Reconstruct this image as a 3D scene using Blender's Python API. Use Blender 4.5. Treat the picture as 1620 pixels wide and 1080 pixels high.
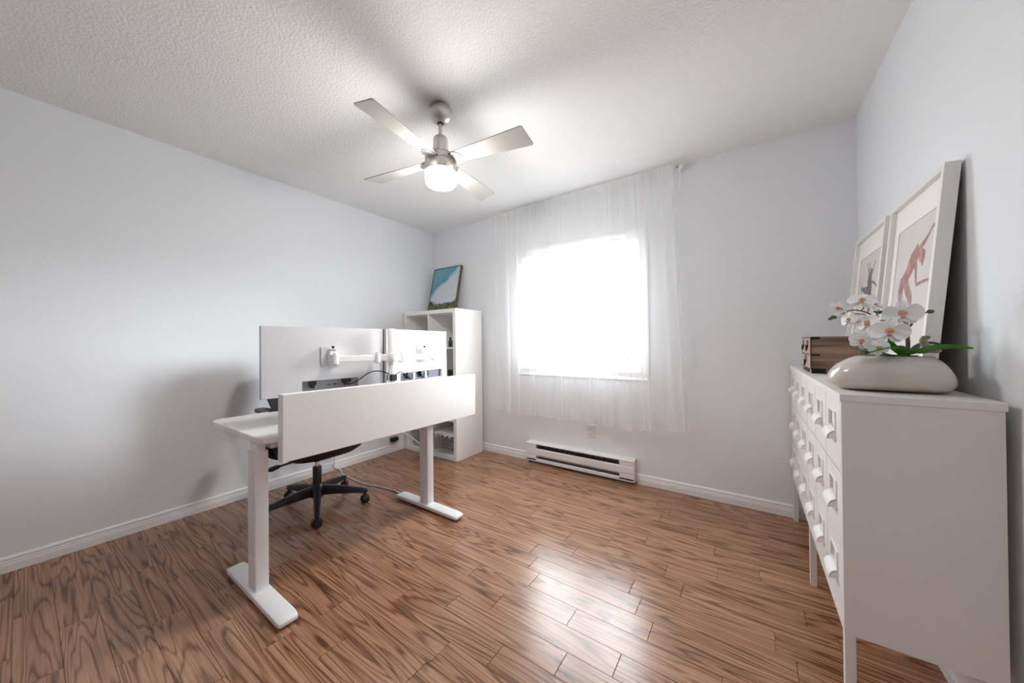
import bpy, bmesh, math, random
from mathutils import Vector, Matrix, Euler

for o in list(bpy.data.objects): bpy.data.objects.remove(o)
SC = bpy.context.scene
COL = SC.collection
PI = math.pi
rnd = random.Random(7)

# ------------------------------------------------------------------ camera
FPX, YAW, PITCH, ROLL = 538.049, 0.60592, 0.00543, -0.01007
CAM = Vector((3.084, 0.0, 1.1266))
cd = bpy.data.cameras.new('camera'); cam = bpy.data.objects.new('camera', cd); COL.objects.link(cam)
cd.sensor_fit = 'HORIZONTAL'; cd.sensor_width = 36.0; cd.lens = 36.0 * FPX / 1620.0; cd.clip_start = 0.02
_f = Vector((-math.sin(YAW), math.cos(YAW), 0)); _r = Vector((math.cos(YAW), math.sin(YAW), 0)); _u = Vector((0, 0, 1))
_f2 = _f * math.cos(PITCH) + _u * math.sin(PITCH); _u2 = _u * math.cos(PITCH) - _f * math.sin(PITCH)
_r3 = _r * math.cos(ROLL) + _u2 * math.sin(ROLL); _u3 = _u2 * math.cos(ROLL) - _r * math.sin(ROLL)
_m = Matrix((_r3, _u3, -_f2)).transposed().to_4x4(); _m.translation = CAM
cam.matrix_world = _m
SC.camera = cam

# ------------------------------------------------------------------ world, light, exposure
W = bpy.data.worlds.new('overcast_sky'); SC.world = W; W.use_nodes = True
bg = W.node_tree.nodes['Background']; bg.inputs[0].default_value = (0.91, 0.965, 1.0, 1); bg.inputs[1].default_value = 6.5
LAMP_STRENGTH = 44.0
SC.view_settings.view_transform = 'Standard'; SC.view_settings.look = 'None'
SC.view_settings.gamma = 1.0; SC.view_settings.use_curve_mapping = False
SC.view_settings.exposure = 1.72
SC.cycles.max_bounces = 12; SC.cycles.diffuse_bounces = 7; SC.cycles.transparent_max_bounces = 24
SC.cycles.transmission_bounces = 8; SC.cycles.caustics_reflective = False; SC.cycles.caustics_refractive = False
SC.cycles.sample_clamp_indirect = 6.0

sl = bpy.data.lights.new('hazy_sun_offscreen', 'SUN'); sl.energy = 2.2; sl.angle = math.radians(20); sl.color = (.95, .98, 1.0)
sun = bpy.data.objects.new('hazy_sun_offscreen', sl); COL.objects.link(sun); sun.location = (8, 12, 6)
sun.rotation_euler = Vector((-1.0, -1.45, -.38)).to_track_quat('-Z', 'Y').to_euler()
RX, D, H, REAR = 3.625, 2.805, 2.443, -1.6          # room: width, back wall, ceiling, rear wall
def portal(name, loc, rot, sx, sy):
    l = bpy.data.lights.new(name, 'AREA'); l.shape = 'RECTANGLE'; l.size = sx; l.size_y = sy
    l.cycles.is_portal = True
    o = bpy.data.objects.new(name, l); COL.objects.link(o); o.location = loc; o.rotation_euler = rot
portal('window_daylight', (1.83, D + .125, 1.43), (-PI/2, 0, 0), 1.10, 1.05)

# ------------------------------------------------------------------ materials
MATS = {}
def nt(name):
    m = bpy.data.materials.new(name); m.use_nodes = True; t = m.node_tree
    return m, t, t.nodes['Principled BSDF']
def mat(name, col, rough=.5, metal=0., spec=.5, noise=0., nscale=30., bump=0., bscale=200., coat=0., emit=0., trans=0., ior=1.45):
    m, t, b = nt(name)
    b.inputs['Base Color'].default_value = (*col, 1); b.inputs['Roughness'].default_value = rough
    b.inputs['Metallic'].default_value = metal; b.inputs['Specular IOR Level'].default_value = spec
    b.inputs['Coat Weight'].default_value = coat
    if emit: b.inputs['Emission Color'].default_value = (*col, 1); b.inputs['Emission Strength'].default_value = emit
    if noise or bump:
        tc = t.nodes.new('ShaderNodeTexCoord')
    if noise:
        n = t.nodes.new('ShaderNodeTexNoise'); n.inputs['Scale'].default_value = nscale; n.inputs['Detail'].default_value = 5
        t.links.new(tc.outputs['Object'], n.inputs['Vector'])
        r = t.nodes.new('ShaderNodeValToRGB')
        r.color_ramp.elements[0].position = .3; r.color_ramp.elements[1].position = .7
        r.color_ramp.elements[0].color = (*[c * (1 - noise) for c in col], 1); r.color_ramp.elements[1].color = (*[min(1, c * (1 + noise * .6)) for c in col], 1)
        t.links.new(n.outputs['Fac'], r.inputs['Fac']); t.links.new(r.outputs['Color'], b.inputs['Base Color'])
    if bump:
        n2 = t.nodes.new('ShaderNodeTexNoise'); n2.inputs['Scale'].default_value = bscale; n2.inputs['Detail'].default_value = 3
        t.links.new(tc.outputs['Object'], n2.inputs['Vector'])
        bp = t.nodes.new('ShaderNodeBump'); bp.inputs['Strength'].default_value = bump; bp.inputs['Distance'].default_value = .002
        t.links.new(n2.outputs['Fac'], bp.inputs['Height']); t.links.new(bp.outputs['Normal'], b.inputs['Normal'])
    MATS[name] = m
    return m
mat('wall_paint', (.79, .81, .84), .75, spec=.25, bump=.06, bscale=350)
mat('trim_white', (.86, .86, .86), .35)
mat('vinyl_white', (.84, .85, .86), .3)
mat('white_laminate', (.84, .83, .82), .38, bump=.02)
mat('shelf_white', (.86, .85, .83), .4)
mat('desk_metal', (.82, .82, .83), .42, bump=.03, bscale=900)
mat('white_plastic', (.85, .85, .85), .35)
mat('monitor_white', (.72, .72, .75), .35)
mat('monitor_bezel', (.02, .02, .025), .35)
mat('screen_black', (.008, .008, .01), .15)
mat('port_grey', (.33, .33, .35), .5)
mat('port_dark', (.10, .10, .13), .4)
mat('black_plastic', (.012, .012, .014), .4)
mat('black_nylon', (.018, .018, .020), .38)
mat('black_fabric', (.012, .012, .013), .9, bump=.2, bscale=700)
mat('chrome', (.75, .75, .77), .15, metal=1)
mat('cabinet_paint', (.80, .775, .755), .38)
mat('pull_white', (.86, .85, .83), .32)
mat('label_card', (.74, .72, .70), .6)
mat('slot_dark', (.03, .03, .03), .6)
mat('heater_white', (.84, .84, .84), .35)
mat('heater_fins', (.30, .30, .30), .5, metal=.8)
mat('outlet_white', (.74, .71, .69), .35)
mat('frame_white', (.80, .79, .76), .4)
mat('mat_board', (.84, .82, .81), .9)
mat('print_paper', (.66, .62, .61), .9, noise=.04, nscale=8)
mat('figure_pink', (.44, .27, .25), .9, noise=.35, nscale=22)
mat('figure_grey', (.22, .20, .21), .9, noise=.4, nscale=22)
mat('figure_line', (.16, .09, .09), .9)
mat('black_iron', (.015, .013, .012), .5, metal=.6)
mat('ceramic', (.60, .555, .505), .18, noise=.12, nscale=9, coat=.4)
mat('petal_white', (.86, .86, .87), .5)
mat('petal_heart', (.75, .42, .08), .5, noise=.3, nscale=200)
mat('petal_lip', (.62, .28, .33), .5, noise=.4, nscale=250)
mat('leaf_green', (.10, .31, .03), .35, noise=.35, nscale=40)
mat('leaf_dark', (.02, .075, .018), .4, noise=.3, nscale=40)
mat('stem_brown', (.13, .095, .06), .6, noise=.3, nscale=120)
mat('stem_green', (.07, .10, .03), .5, noise=.3, nscale=120)
mat('bud_green', (.07, .12, .03), .45, noise=.3, nscale=150)
mat('driftwood', (.36, .27, .20), .8, noise=.4, nscale=70)
mat('soil_bark', (.09, .065, .045), .95, noise=.5, nscale=120, bump=.8, bscale=150)
mat('walnut_frame', (.13, .062, .04), .45, noise=.3, nscale=25)
mat('cable_black', (.01, .01, .01), .45)
mat('cable_white', (.82, .82, .80), .45)
mat('bark', (.10, .08, .06), .9, noise=.4, nscale=12)
mat('tree_leaf', (.12, .17, .085), .7, noise=.4, nscale=3)
mat('concrete', (.50, .49, .47), .9, noise=.15, nscale=2)  # pale tone chosen so the unseen yard throws daylight upward
mat('siding', (.42, .43, .44), .8)
mat('roof_grey', (.30, .29, .29), .9)
mat('jar_green', (.05, .12, .05), .3)
mat('contents_grey', (.12, .12, .13), .7)

def fan_steel(name, anis):
    m, t, b = nt(name)
    b.inputs['Base Color'].default_value = (.60, .57, .54, 1); b.inputs['Metallic'].default_value = 1.0; b.inputs['Roughness'].default_value = .33
    tc = t.nodes.new('ShaderNodeTexCoord'); mp = t.nodes.new('ShaderNodeMapping'); mp.inputs['Scale'].default_value = anis
    n = t.nodes.new('ShaderNodeTexNoise'); n.inputs['Scale'].default_value = 1; n.inputs['Detail'].default_value = 2
    t.links.new(tc.outputs['Object'], mp.inputs['Vector']); t.links.new(mp.outputs['Vector'], n.inputs['Vector'])
    bp = t.nodes.new('ShaderNodeBump'); bp.inputs['Strength'].default_value = .08; bp.inputs['Distance'].default_value = .001
    t.links.new(n.outputs['Fac'], bp.inputs['Height']); t.links.new(bp.outputs['Normal'], b.inputs['Normal'])
    MATS[name] = m
fan_steel('brushed_nickel', (40, 40, 1500))
m, t, b = nt('blade_silver'); MATS['blade_silver'] = m
b.inputs['Base Color'].default_value = (.47, .455, .44, 1); b.inputs['Metallic'].default_value = .25; b.inputs['Roughness'].default_value = .5

# lamp glass
m, t, b = nt('lamp_glass'); MATS['lamp_glass'] = m
b.inputs['Base Color'].default_value = (.95, .94, .92, 1); b.inputs['Roughness'].default_value = .3
b.inputs['Emission Color'].default_value = (1, .965, .92, 1); b.inputs['Emission Strength'].default_value = LAMP_STRENGTH

# clear panes / clear plastic: thin sheets that transmit straight and mirror a little
def thin_glass(name, tint, refl, rough):
    m = bpy.data.materials.new(name); m.use_nodes = True; t = m.node_tree; t.nodes.clear()
    out = t.nodes.new('ShaderNodeOutputMaterial'); mx = t.nodes.new('ShaderNodeMixShader'); tr = t.nodes.new('ShaderNodeBsdfTransparent'); gl = t.nodes.new('ShaderNodeBsdfGlossy')
    tr.inputs[0].default_value = (*tint, 1); gl.inputs['Roughness'].default_value = rough; mx.inputs[0].default_value = refl
    t.links.new(tr.outputs[0], mx.inputs[1]); t.links.new(gl.outputs[0], mx.inputs[2]); t.links.new(mx.outputs[0], out.inputs[0]); MATS[name] = m
thin_glass('window_glass', (.97, .98, .98), .05, .0)
def sheer(name, alpha, col, gloss=0.0):
    m = bpy.data.materials.new(name); m.use_nodes = True; t = m.node_tree; t.nodes.clear()
    out = t.nodes.new('ShaderNodeOutputMaterial'); mx = t.nodes.new('ShaderNodeMixShader'); tr = t.nodes.new('ShaderNodeBsdfTransparent')
    m2 = t.nodes.new('ShaderNodeMixShader'); df = t.nodes.new('ShaderNodeBsdfDiffuse'); tl = t.nodes.new('ShaderNodeBsdfTranslucent')
    df.inputs[0].default_value = (*col, 1); tl.inputs[0].default_value = (*col, 1); m2.inputs[0].default_value = .12
    tr.inputs[0].default_value = (1, 1, 1, 1)
    t.links.new(df.outputs[0], m2.inputs[1]); t.links.new(tl.outputs[0], m2.inputs[2])
    mx.inputs[0].default_value = alpha
    t.links.new(tr.outputs[0], mx.inputs[1]); t.links.new(m2.outputs[0], mx.inputs[2]); t.links.new(mx.outputs[0], out.inputs[0])
    MATS[name] = m
sheer('sheer_cloth', .28, (.92, .92, .93))
sheer('frosted_plastic', .20, (.72, .74, .76))

# ceiling: sprayed stipple
m, t, b = nt('ceiling_stipple'); MATS['ceiling_stipple'] = m
b.inputs['Base Color'].default_value = (.86, .86, .865, 1); b.inputs['Roughness'].default_value = .9; b.inputs['Specular IOR Level'].default_value = .1
tc = t.nodes.new('ShaderNodeTexCoord')
n1 = t.nodes.new('ShaderNodeTexNoise'); n1.inputs['Scale'].default_value = 68; n1.inputs['Detail'].default_value = 4; n1.inputs['Roughness'].default_value = .6
n2 = t.nodes.new('ShaderNodeTexVoronoi'); n2.inputs['Scale'].default_value = 85
ad = t.nodes.new('ShaderNodeMath'); ad.operation = 'ADD'
bp = t.nodes.new('ShaderNodeBump'); bp.inputs['Strength'].default_value = .4; bp.inputs['Distance'].default_value = .005
t.links.new(tc.outputs['Object'], n1.inputs['Vector']); t.links.new(tc.outputs['Object'], n2.inputs['Vector'])
t.links.new(n1.outputs['Fac'], ad.inputs[0]); t.links.new(n2.outputs['Distance'], ad.inputs[1])
t.links.new(ad.outputs[0], bp.inputs['Height']); t.links.new(bp.outputs['Normal'], b.inputs['Normal'])

# wood: long grain along local X, a different cut for every object
def wood(name, ramp, ring, rough, fine, spec=.5, coat=0., relief=.05, per_object=True, var=.06, stretch=.55):
    m, t, b = nt(name); N = t.nodes.new; L = t.links.new
    tc = N('ShaderNodeTexCoord'); oi = N('ShaderNodeObjectInfo')
    off = N('ShaderNodeVectorMath'); off.operation = 'MULTIPLY_ADD'
    L(oi.outputs['Random'], off.inputs[0]); off.inputs[1].default_value = (37.0, 11.0, 5.0) if per_object else (0, 0, 0); L(tc.outputs['Object'], off.inputs[2])
    mp = N('ShaderNodeMapping'); mp.inputs['Scale'].default_value = (stretch, 8.0, 8.0); L(off.outputs[0], mp.inputs[0])
    warp = N('ShaderNodeTexNoise'); warp.inputs['Scale'].default_value = 1.0; warp.inputs['Detail'].default_value = 2.5; warp.inputs['Distortion'].default_value = .25; L(mp.outputs[0], warp.inputs['Vector'])
    mul = N('ShaderNodeMath'); mul.operation = 'MULTIPLY'; mul.inputs[1].default_value = ring; L(warp.outputs['Fac'], mul.inputs[0])
    sn = N('ShaderNodeMath'); sn.operation = 'SINE'; L(mul.outputs[0], sn.inputs[0])
    h = N('ShaderNodeMath'); h.operation = 'MULTIPLY_ADD'; h.inputs[1].default_value = .5; h.inputs[2].default_value = .5; L(sn.outputs[0], h.inputs[0])
    mp2 = N('ShaderNodeMapping'); mp2.inputs['Scale'].default_value = (3.5, fine, fine); L(off.outputs[0], mp2.inputs[0])
    fb = N('ShaderNodeTexNoise'); fb.inputs['Scale'].default_value = 1; fb.inputs['Detail'].default_value = 4; L(mp2.outputs[0], fb.inputs['Vector'])
    mp3 = N('ShaderNodeMapping'); mp3.inputs['Scale'].default_value = (.7, 34, 34); L(off.outputs[0], mp3.inputs[0])
    md = N('ShaderNodeTexNoise'); md.inputs['Scale'].default_value = 1; md.inputs['Detail'].default_value = 3; L(mp3.outputs[0], md.inputs['Vector'])
    a1 = N('ShaderNodeMath'); a1.operation = 'MULTIPLY_ADD'; a1.inputs[1].default_value = -.24; pw = N('ShaderNodeMath'); pw.operation = 'POWER'; pw.inputs[1].default_value = 4.0; L(h.outputs[0], pw.inputs[0]); L(pw.outputs[0], a1.inputs[0])
    a0 = N('ShaderNodeMath'); a0.operation = 'MULTIPLY'; a0.inputs[1].default_value = .62; L(fb.outputs['Fac'], a0.inputs[0]); L(a0.outputs[0], a1.inputs[2])
    a2 = N('ShaderNodeMath'); a2.operation = 'MULTIPLY_ADD'; a2.inputs[1].default_value = .38; L(md.outputs['Fac'], a2.inputs[0]); L(a1.outputs[0], a2.inputs[2])
    a3 = N('ShaderNodeMath'); a3.operation = 'MULTIPLY_ADD'; a3.inputs[1].default_value = var if per_object else 0; L(oi.outputs['Random'], a3.inputs[0]); L(a2.outputs[0], a3.inputs[2])
    a4 = N('ShaderNodeMath'); a4.operation = 'SUBTRACT'; a4.inputs[1].default_value = (var / 2 if per_object else 0) - .06; L(a3.outputs[0], a4.inputs[0])
    cr = N('ShaderNodeValToRGB'); e = cr.color_ramp.elements
    e[0].position, e[0].color = ramp[0][0], (*ramp[0][1], 1); e[1].position, e[1].color = ramp[-1][0], (*ramp[-1][1], 1)
    for pz, c in ramp[1:-1]:
        q = e.new(pz); q.color = (*c, 1)
    L(a4.outputs[0], cr.inputs[0]); L(cr.outputs[0], b.inputs['Base Color'])
    b.inputs['Roughness'].default_value = rough; b.inputs['Specular IOR Level'].default_value = spec; b.inputs['Coat Weight'].default_value = coat
    bp = N('ShaderNodeBump'); bp.inputs['Strength'].default_value = relief; bp.inputs['Distance'].default_value = .001; L(a2.outputs[0], bp.inputs['Height']); L(bp.outputs[0], b.inputs['Normal'])
    MATS[name] = m
wood('floor_laminate', [(.22, (.085, .037, .021)), (.37, (.210, .096, .051)), (.50, (.325, .158, .087)), (.68, (.47, .262, .158))], 115, .23, 260, spec=.6)
wood('chest_wood', [(.22, (.055, .03, .02)), (.42, (.15, .085, .055)), (.6, (.25, .155, .105)), (.78, (.36, .25, .18))], 40, .5, 110, per_object=False)
wood('chest_front', [(.22, (.20, .13, .10)), (.5, (.44, .31, .26)), (.78, (.60, .46, .40))], 20, .45, 110, per_object=False)

# painting: blue sky, a bank of cloud, dark green hills (colours of the paint itself)
def painting_mat(w, h):
    m, t, b = nt('painted_canvas'); N = t.nodes.new; L = t.links.new
    tc = N('ShaderNodeTexCoord'); sp = N('ShaderNodeSeparateXYZ'); L(tc.outputs['Object'], sp.inputs[0])
    nz = N('ShaderNodeTexNoise'); nz.inputs['Scale'].default_value = 9; nz.inputs['Detail'].default_value = 5; L(tc.outputs['Object'], nz.inputs['Vector'])
    def mth(op, a, bb):
        k = N('ShaderNodeMath'); k.operation = op
        for i, v in enumerate((a, bb)):
            if isinstance(v, (int, float)): k.inputs[i].default_value = v
            else: L(v, k.inputs[i])
        return k.outputs[0]
    # cloud edge runs diagonally: high on the right, low on the left
    e = mth('ADD', mth('SUBTRACT', sp.outputs['Z'], mth('MULTIPLY', sp.outputs['X'], 0.78)), mth('MULTIPLY', nz.outputs['Fac'], .16))
    r1 = N('ShaderNodeValToRGB'); L(e, r1.inputs[0])
    r1.color_ramp.elements[0].position = .415; r1.color_ramp.elements[0].color = (.60, .63, .68, 1)
    r1.color_ramp.elements[1].position = .475; r1.color_ramp.elements[1].color = (.10, .34, .42, 1)
    q = r1.color_ramp.elements.new(.62); q.color = (.16, .40, .47, 1)
    # a pale wisp in the upper right
    n2 = N('ShaderNodeTexNoise'); n2.inputs['Scale'].default_value = 14; n2.inputs['Detail'].default_value = 4; L(tc.outputs['Object'], n2.inputs['Vector'])
    wis = mth('MULTIPLY', n2.outputs['Fac'], mth('ADD', mth('MULTIPLY', sp.outputs['X'], 1.6), .62))
    r2 = N('ShaderNodeValToRGB'); L(wis, r2.inputs[0]); r2.color_ramp.elements[0].position = .38; r2.color_ramp.elements[1].position = .62
    mx = N('ShaderNodeMixRGB'); L(r2.outputs[0], mx.inputs[0]); L(r1.outputs[0], mx.inputs[1]); mx.inputs[2].default_value = (.50, .60, .63, 1)
    # hills
    hl = mth('ADD', sp.outputs['Z'], mth('SUBTRACT', mth('MULTIPLY', nz.outputs['Fac'], -.16), mth('MULTIPLY', mth('MULTIPLY', sp.outputs['X'], sp.outputs['X']), 1.2)))
    r3 = N('ShaderNodeValToRGB'); L(hl, r3.inputs[0]); r3.color_ramp.elements[0].position = .012; r3.color_ramp.elements[0].color = (1, 1, 1, 1); r3.color_ramp.elements[1].position = .03; r3.color_ramp.elements[1].color = (0, 0, 0, 1)
    hc = N('ShaderNodeValToRGB'); L(n2.outputs['Fac'], hc.inputs[0]); hc.color_ramp.elements[0].position = .35; hc.color_ramp.elements[0].color = (.03, .05, .035, 1); hc.color_ramp.elements[1].position = .7; hc.color_ramp.elements[1].color = (.20, .22, .07, 1)
    m3 = N('ShaderNodeMixRGB'); L(r3.outputs[0], m3.inputs[0]); L(mx.outputs[0], m3.inputs[1]); L(hc.outputs[0], m3.inputs[2])
    L(m3.outputs[0], b.inputs['Base Color']); b.inputs['Roughness'].default_value = .6
    MATS['painted_canvas'] = m
painting_mat(.42, .53)

# ------------------------------------------------------------------ mesh helpers
class MB:
    def __init__(s): s.v = []; s.f = []
    def add(s, vs, fs):
        o = len(s.v); s.v += [tuple(v) for v in vs]; s.f += [tuple(i + o for i in f) for f in fs]; return s
    def box(s, x0, x1, y0, y1, z0, z1):
        return s.add([(x, y, z) for x in (x0, x1) for y in (y0, y1) for z in (z0, z1)],
                     [(0, 1, 3, 2), (4, 6, 7, 5), (0, 4, 5, 1), (2, 3, 7, 6), (0, 2, 6, 4), (1, 5, 7, 3)])
    def prism(s, poly, fn, a0, a1):
        n = len(poly)
        vs = [fn(p, a0) for p in poly] + [fn(p, a1) for p in poly]
        return s.add(vs, [tuple(range(n))[::-1], tuple(range(n, 2 * n))] + [(i, (i + 1) % n, n + (i + 1) % n, n + i) for i in range(n)])
    def loft(s, rings, caps=True, closed=True):
        n = len(rings[0]); vs = [p for r in rings for p in r]; fs = []
        for k in range(len(rings) - 1):
            for i in range(n if closed else n - 1):
                j = (i + 1) % n; fs.append((k * n + i, k * n + j, (k + 1) * n + j, (k + 1) * n + i))
        if caps: fs += [tuple(range(n))[::-1], tuple(range((len(rings) - 1) * n, len(rings) * n))]
        return s.add(vs, fs)
    def lathe(s, prof, c=(0, 0, 0), n=32, caps=True):
        return s.loft([[(c[0] + r * math.cos(2 * PI * i / n), c[1] + r * math.sin(2 * PI * i / n), c[2] + z) for i in range(n)] for r, z in prof], caps)
    def tube(s, pts, r, n=10, caps=True):
        pts = [Vector(p) for p in pts]; rings = []; up = None
        for k, p in enumerate(pts):
            d = (pts[min(k + 1, len(pts) - 1)] - pts[max(k - 1, 0)]).normalized()
            if up is None: up = d.orthogonal().normalized()
            a = (up - d * up.dot(d)).normalized(); b = d.cross(a); up = a
            rr = r[k] if isinstance(r, (list, tuple)) else r
            rings.append([p + (a * math.cos(2 * PI * i / n) + b * math.sin(2 * PI * i / n)) * rr for i in range(n)])
        return s.loft(rings, caps)
    def ball(s, c, r, n=16, sc=(1, 1, 1)):
        pr = [(max(1e-4, math.sin(PI * k / n)), -math.cos(PI * k / n)) for k in range(n + 1)]
        return s.loft([[(c[0] + r * sc[0] * q * math.cos(2 * PI * i / n), c[1] + r * sc[1] * q * math.sin(2 * PI * i / n), c[2] + r * sc[2] * z) for i in range(n)] for q, z in pr], True)
    def grid(s, fn, nu, nv):
        return s.add([fn(i / nu, j / nv) for i in range(nu + 1) for j in range(nv + 1)],
                     [(i * (nv + 1) + j, (i + 1) * (nv + 1) + j, (i + 1) * (nv + 1) + j + 1, i * (nv + 1) + j + 1) for i in range(nu) for j in range(nv)])
    def xf(s, M): s.v = [tuple(M @ Vector(v)) for v in s.v]; return s
    def mesh(s, name, material, smooth=None, org=(0, 0, 0)):
        me = bpy.data.meshes.new(name); me.from_pydata([(v[0] - org[0], v[1] - org[1], v[2] - org[2]) for v in s.v], [], s.f)
        bm = bmesh.new(); bm.from_mesh(me); bmesh.ops.recalc_face_normals(bm, faces=bm.faces); bm.to_mesh(me); bm.free()
        me.materials.append(MATS[material])
        if smooth is not None:
            for p in me.polygons: p.use_smooth = True
            me.set_sharp_from_angle(angle=math.radians(smooth))
        return me
    def build(s, name, material, parent=None, bevel=0., smooth=None, org=None, seg=2):
        """one mesh object; world-space verts are moved into the frame of its (unrotated) thing"""
        if org is None:
            org = (0, 0, 0); q = parent
            while q is not None: org = tuple(a + b for a, b in zip(org, q.location)); q = q.parent
        o = bpy.data.objects.new(name, s.mesh(name, material, smooth, org)); COL.objects.link(o); o.parent = parent
        if bevel:
            md = o.modifiers.new('bevel', 'BEVEL'); md.width = bevel; md.segments = seg; md.limit_method = 'ANGLE'; md.angle_limit = math.radians(35)
        return o
def spline(pts, n=8):
    P = [Vector(p) for p in pts]; P = [P[0] * 2 - P[1]] + P + [P[-1] * 2 - P[-2]]; out = []
    for k in range(1, len(P) - 2):
        for i in range(n):
            t = i / n; a, b, c, d = P[k-1], P[k], P[k+1], P[k+2]
            out.append(.5 * ((2*b) + (c-a)*t + (2*a-5*b+4*c-d)*t*t + (3*b-a-3*c+d)*t**3))
    out.append(P[-2]); return out
def tag(o, label=None, cat=None, group=None, kind=None):
    for k, v in (('label', label), ('category', cat), ('group', group), ('kind', kind)):
        if v: o[k] = v
    return o
def thing(name, label, cat, loc=(0, 0, 0), rot=(0, 0, 0), group=None):
    o = bpy.data.objects.new(name, None); COL.objects.link(o); o.location = loc; o.rotation_euler = rot; o.empty_display_size = .05
    return tag(o, label, cat, group)
def struct(o): o['kind'] = 'structure'; return o
def inst(name, me, parent, loc=(0, 0, 0), rot=(0, 0, 0), scale=(1, 1, 1)):
    o = bpy.data.objects.new(name, me); COL.objects.link(o); o.parent = parent; o.location = loc; o.rotation_euler = rot; o.scale = scale; return o
def rrect(x0, x1, y0, y1, r, n=6):
    out = []
    for cx, cy, a in ((x1 - r, y1 - r, 0), (x0 + r, y1 - r, 90), (x0 + r, y0 + r, 180), (x1 - r, y0 + r, 270)):
        for i in range(n + 1): q = math.radians(a + 90 * i / n); out.append((cx + r * math.cos(q), cy + r * math.sin(q)))
    return out
XY = lambda p, a: (p[0], p[1], a)
XZ = lambda p, a: (p[0], a, p[1])
YZ = lambda p, a: (a, p[0], p[1])

# ================================================================== STRUCTURE
T = .12
struct(MB().box(-T, 0, REAR - T, D + T, -.12, H + T).build('wall_left', 'wall_paint'))
struct(MB().box(RX, RX + T, REAR - T, D + T, -.12, H + T).build('wall_right', 'wall_paint'))
struct(MB().box(0, RX, REAR, D, H, H + T).build('ceiling', 'ceiling_stipple'))
WX0, WX1, WZ0, WZ1 = 1.285, 2.380, .895, 1.955
def holed(y0, y1, x0, x1, z0, z1):
    b = MB(); b.box(0, x0, y0, y1, -.12, H + T); b.box(x1, RX, y0, y1, -.12, H + T); b.box(x0, x1, y0, y1, -.12, z0); b.box(x0, x1, y0, y1, z1, H + T); return b
struct(holed(D, D + T, WX0, WX1, WZ0, WZ1).build('wall_back', 'wall_paint'))
struct(MB().box(0, RX, REAR - T, REAR, -.12, H + T).build('wall_rear', 'wall_paint'))
PY0, PW, PGAP, PTH = 1.131, .1047, .0011, .008
kmin = -14; ysplit = PY0 + kmin * PW
fl = MB().box(0, RX, ysplit - .001, D, -.12, -PTH - .0005); fl.box(0, RX, REAR, ysplit - .001, -.12, 0)
floor = struct(fl.build('floor', 'floor_laminate'))
PL = .5245; phase = {0: 2.696, 1: 2.477, 2: 2.235, 4: 2.107, 5: 1.778}
cache = {}
def plank_mesh(l, w):
    key = (round(l, 3), round(w, 3))
    if key not in cache:
        a, c, e = key[0] / 2 - PGAP / 2, key[1] / 2 - PGAP / 2, .0007
        b = MB(); b.loft([[(sx * q, sy * r, z) for sx, sy in ((-1, -1), (1, -1), (1, 1), (-1, 1))] for q, r, z in ((a, c, -PTH), (a, c, -e), (a - e, c - e, 0))])
        cache[key] = b.mesh('plank', 'floor_laminate')
    return cache[key]
k = kmin
while PY0 + k * PW < D - .01:
    y0 = PY0 + k * PW; y1 = min(y0 + PW, D - .002)
    x = (phase[k] if k in phase else rnd.uniform(0, PL)) % PL - PL
    while x < RX - .02:
        a, c = max(x, .002), min(x + PL, RX - .002)
        if c - a > .02:
            inst('plank', plank_mesh(c - a, y1 - y0), floor, ((a + c) / 2, (y0 + y1) / 2, 0))
        x += PL
    k += 1

# baseboards
BP = [(0, 0), (.013, 0), (.013, .038), (.0105, .041), (.0105, .0435), (.0125, .0455), (.0105, .0475), (.0105, .050), (.0125, .052), (.0105, .054), (.009, .059), (.012, .062), (.012, .068), (.010, .073), (.005, .077), (0, .077)]
def base(name, fn, a0, a1): return struct(MB().prism(BP, fn, a0, a1).build(name, 'trim_white'))
base('baseboard_left', lambda p, a: (p[0], a, p[1]), REAR, D)
base('baseboard_back', lambda p, a: (a, D - p[0], p[1]), .013, 1.338)
base('baseboard_back', lambda p, a: (a, D - p[0], p[1]), 2.342, RX - .013)
base('baseboard_right', lambda p, a: (RX - p[0], a, p[1]), REAR, D)
base('baseboard_rear', lambda p, a: (a, REAR + p[0], p[1]), .013, RX - .013)

# window in the back wall: casing, jambs, sill, vinyl frame, two sashes
win = bpy.data.objects.new('window_1', None); COL.objects.link(win); win.location = ((WX0 + WX1) / 2, D, WZ0); struct(win)
cw = .068
def casing(z0, z1, x0, x1, parent, horizontal, y=D):
    b = MB()
    if horizontal:
        up = 1 if z0 >= WZ1 - .02 else -1; zi, zo = (z0, z1) if up > 0 else (z1, z0)
        pr = [(zi, 0), (zi, .010), (zi + up * .008, .014), (zi + up * .03, .011), (zi + up * .05, .018), (zo, .018), (zo, 0)]
        b.prism(pr, lambda p, a: (a, y - p[1], p[0]), x0, x1)
    else:
        up = 1 if x0 >= WX1 - .02 else -1; zi, zo = (x0, x1) if up > 0 else (x1, x0)
        pr = [(zi, 0), (zi, .010), (zi + up * .008, .014), (zi + up * .03, .011), (zi + up * .05, .018), (zo, .018), (zo, 0)]
        b.prism(pr, lambda p, a: (p[0], y - p[1], a), z0, z1)
    return b.build('casing', 'trim_white', parent)
casing(WZ1 - .006, WZ1 + cw, WX0 - cw, WX1 + cw, win, True)
casing(WZ0 - cw, WZ0 - .022, WX0 - cw, WX1 + cw, win, True)
casing(WZ0 - .022, WZ1 - .006, WX0 - cw, WX0 + .004, win, False)
casing(WZ0 - .022, WZ1 - .006, WX1 - .004, WX1 + cw, win, False)
MB().box(WX0 - .01, WX1 + .01, D - .022, D + .075, WZ0 - .022, WZ0 + .004).build('sill', 'trim_white', win, bevel=.004)
jd = .075
MB().box(WX0, WX0 + .012, D, D + jd, WZ0 + .004, WZ1).build('jamb', 'trim_white', win)
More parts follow.
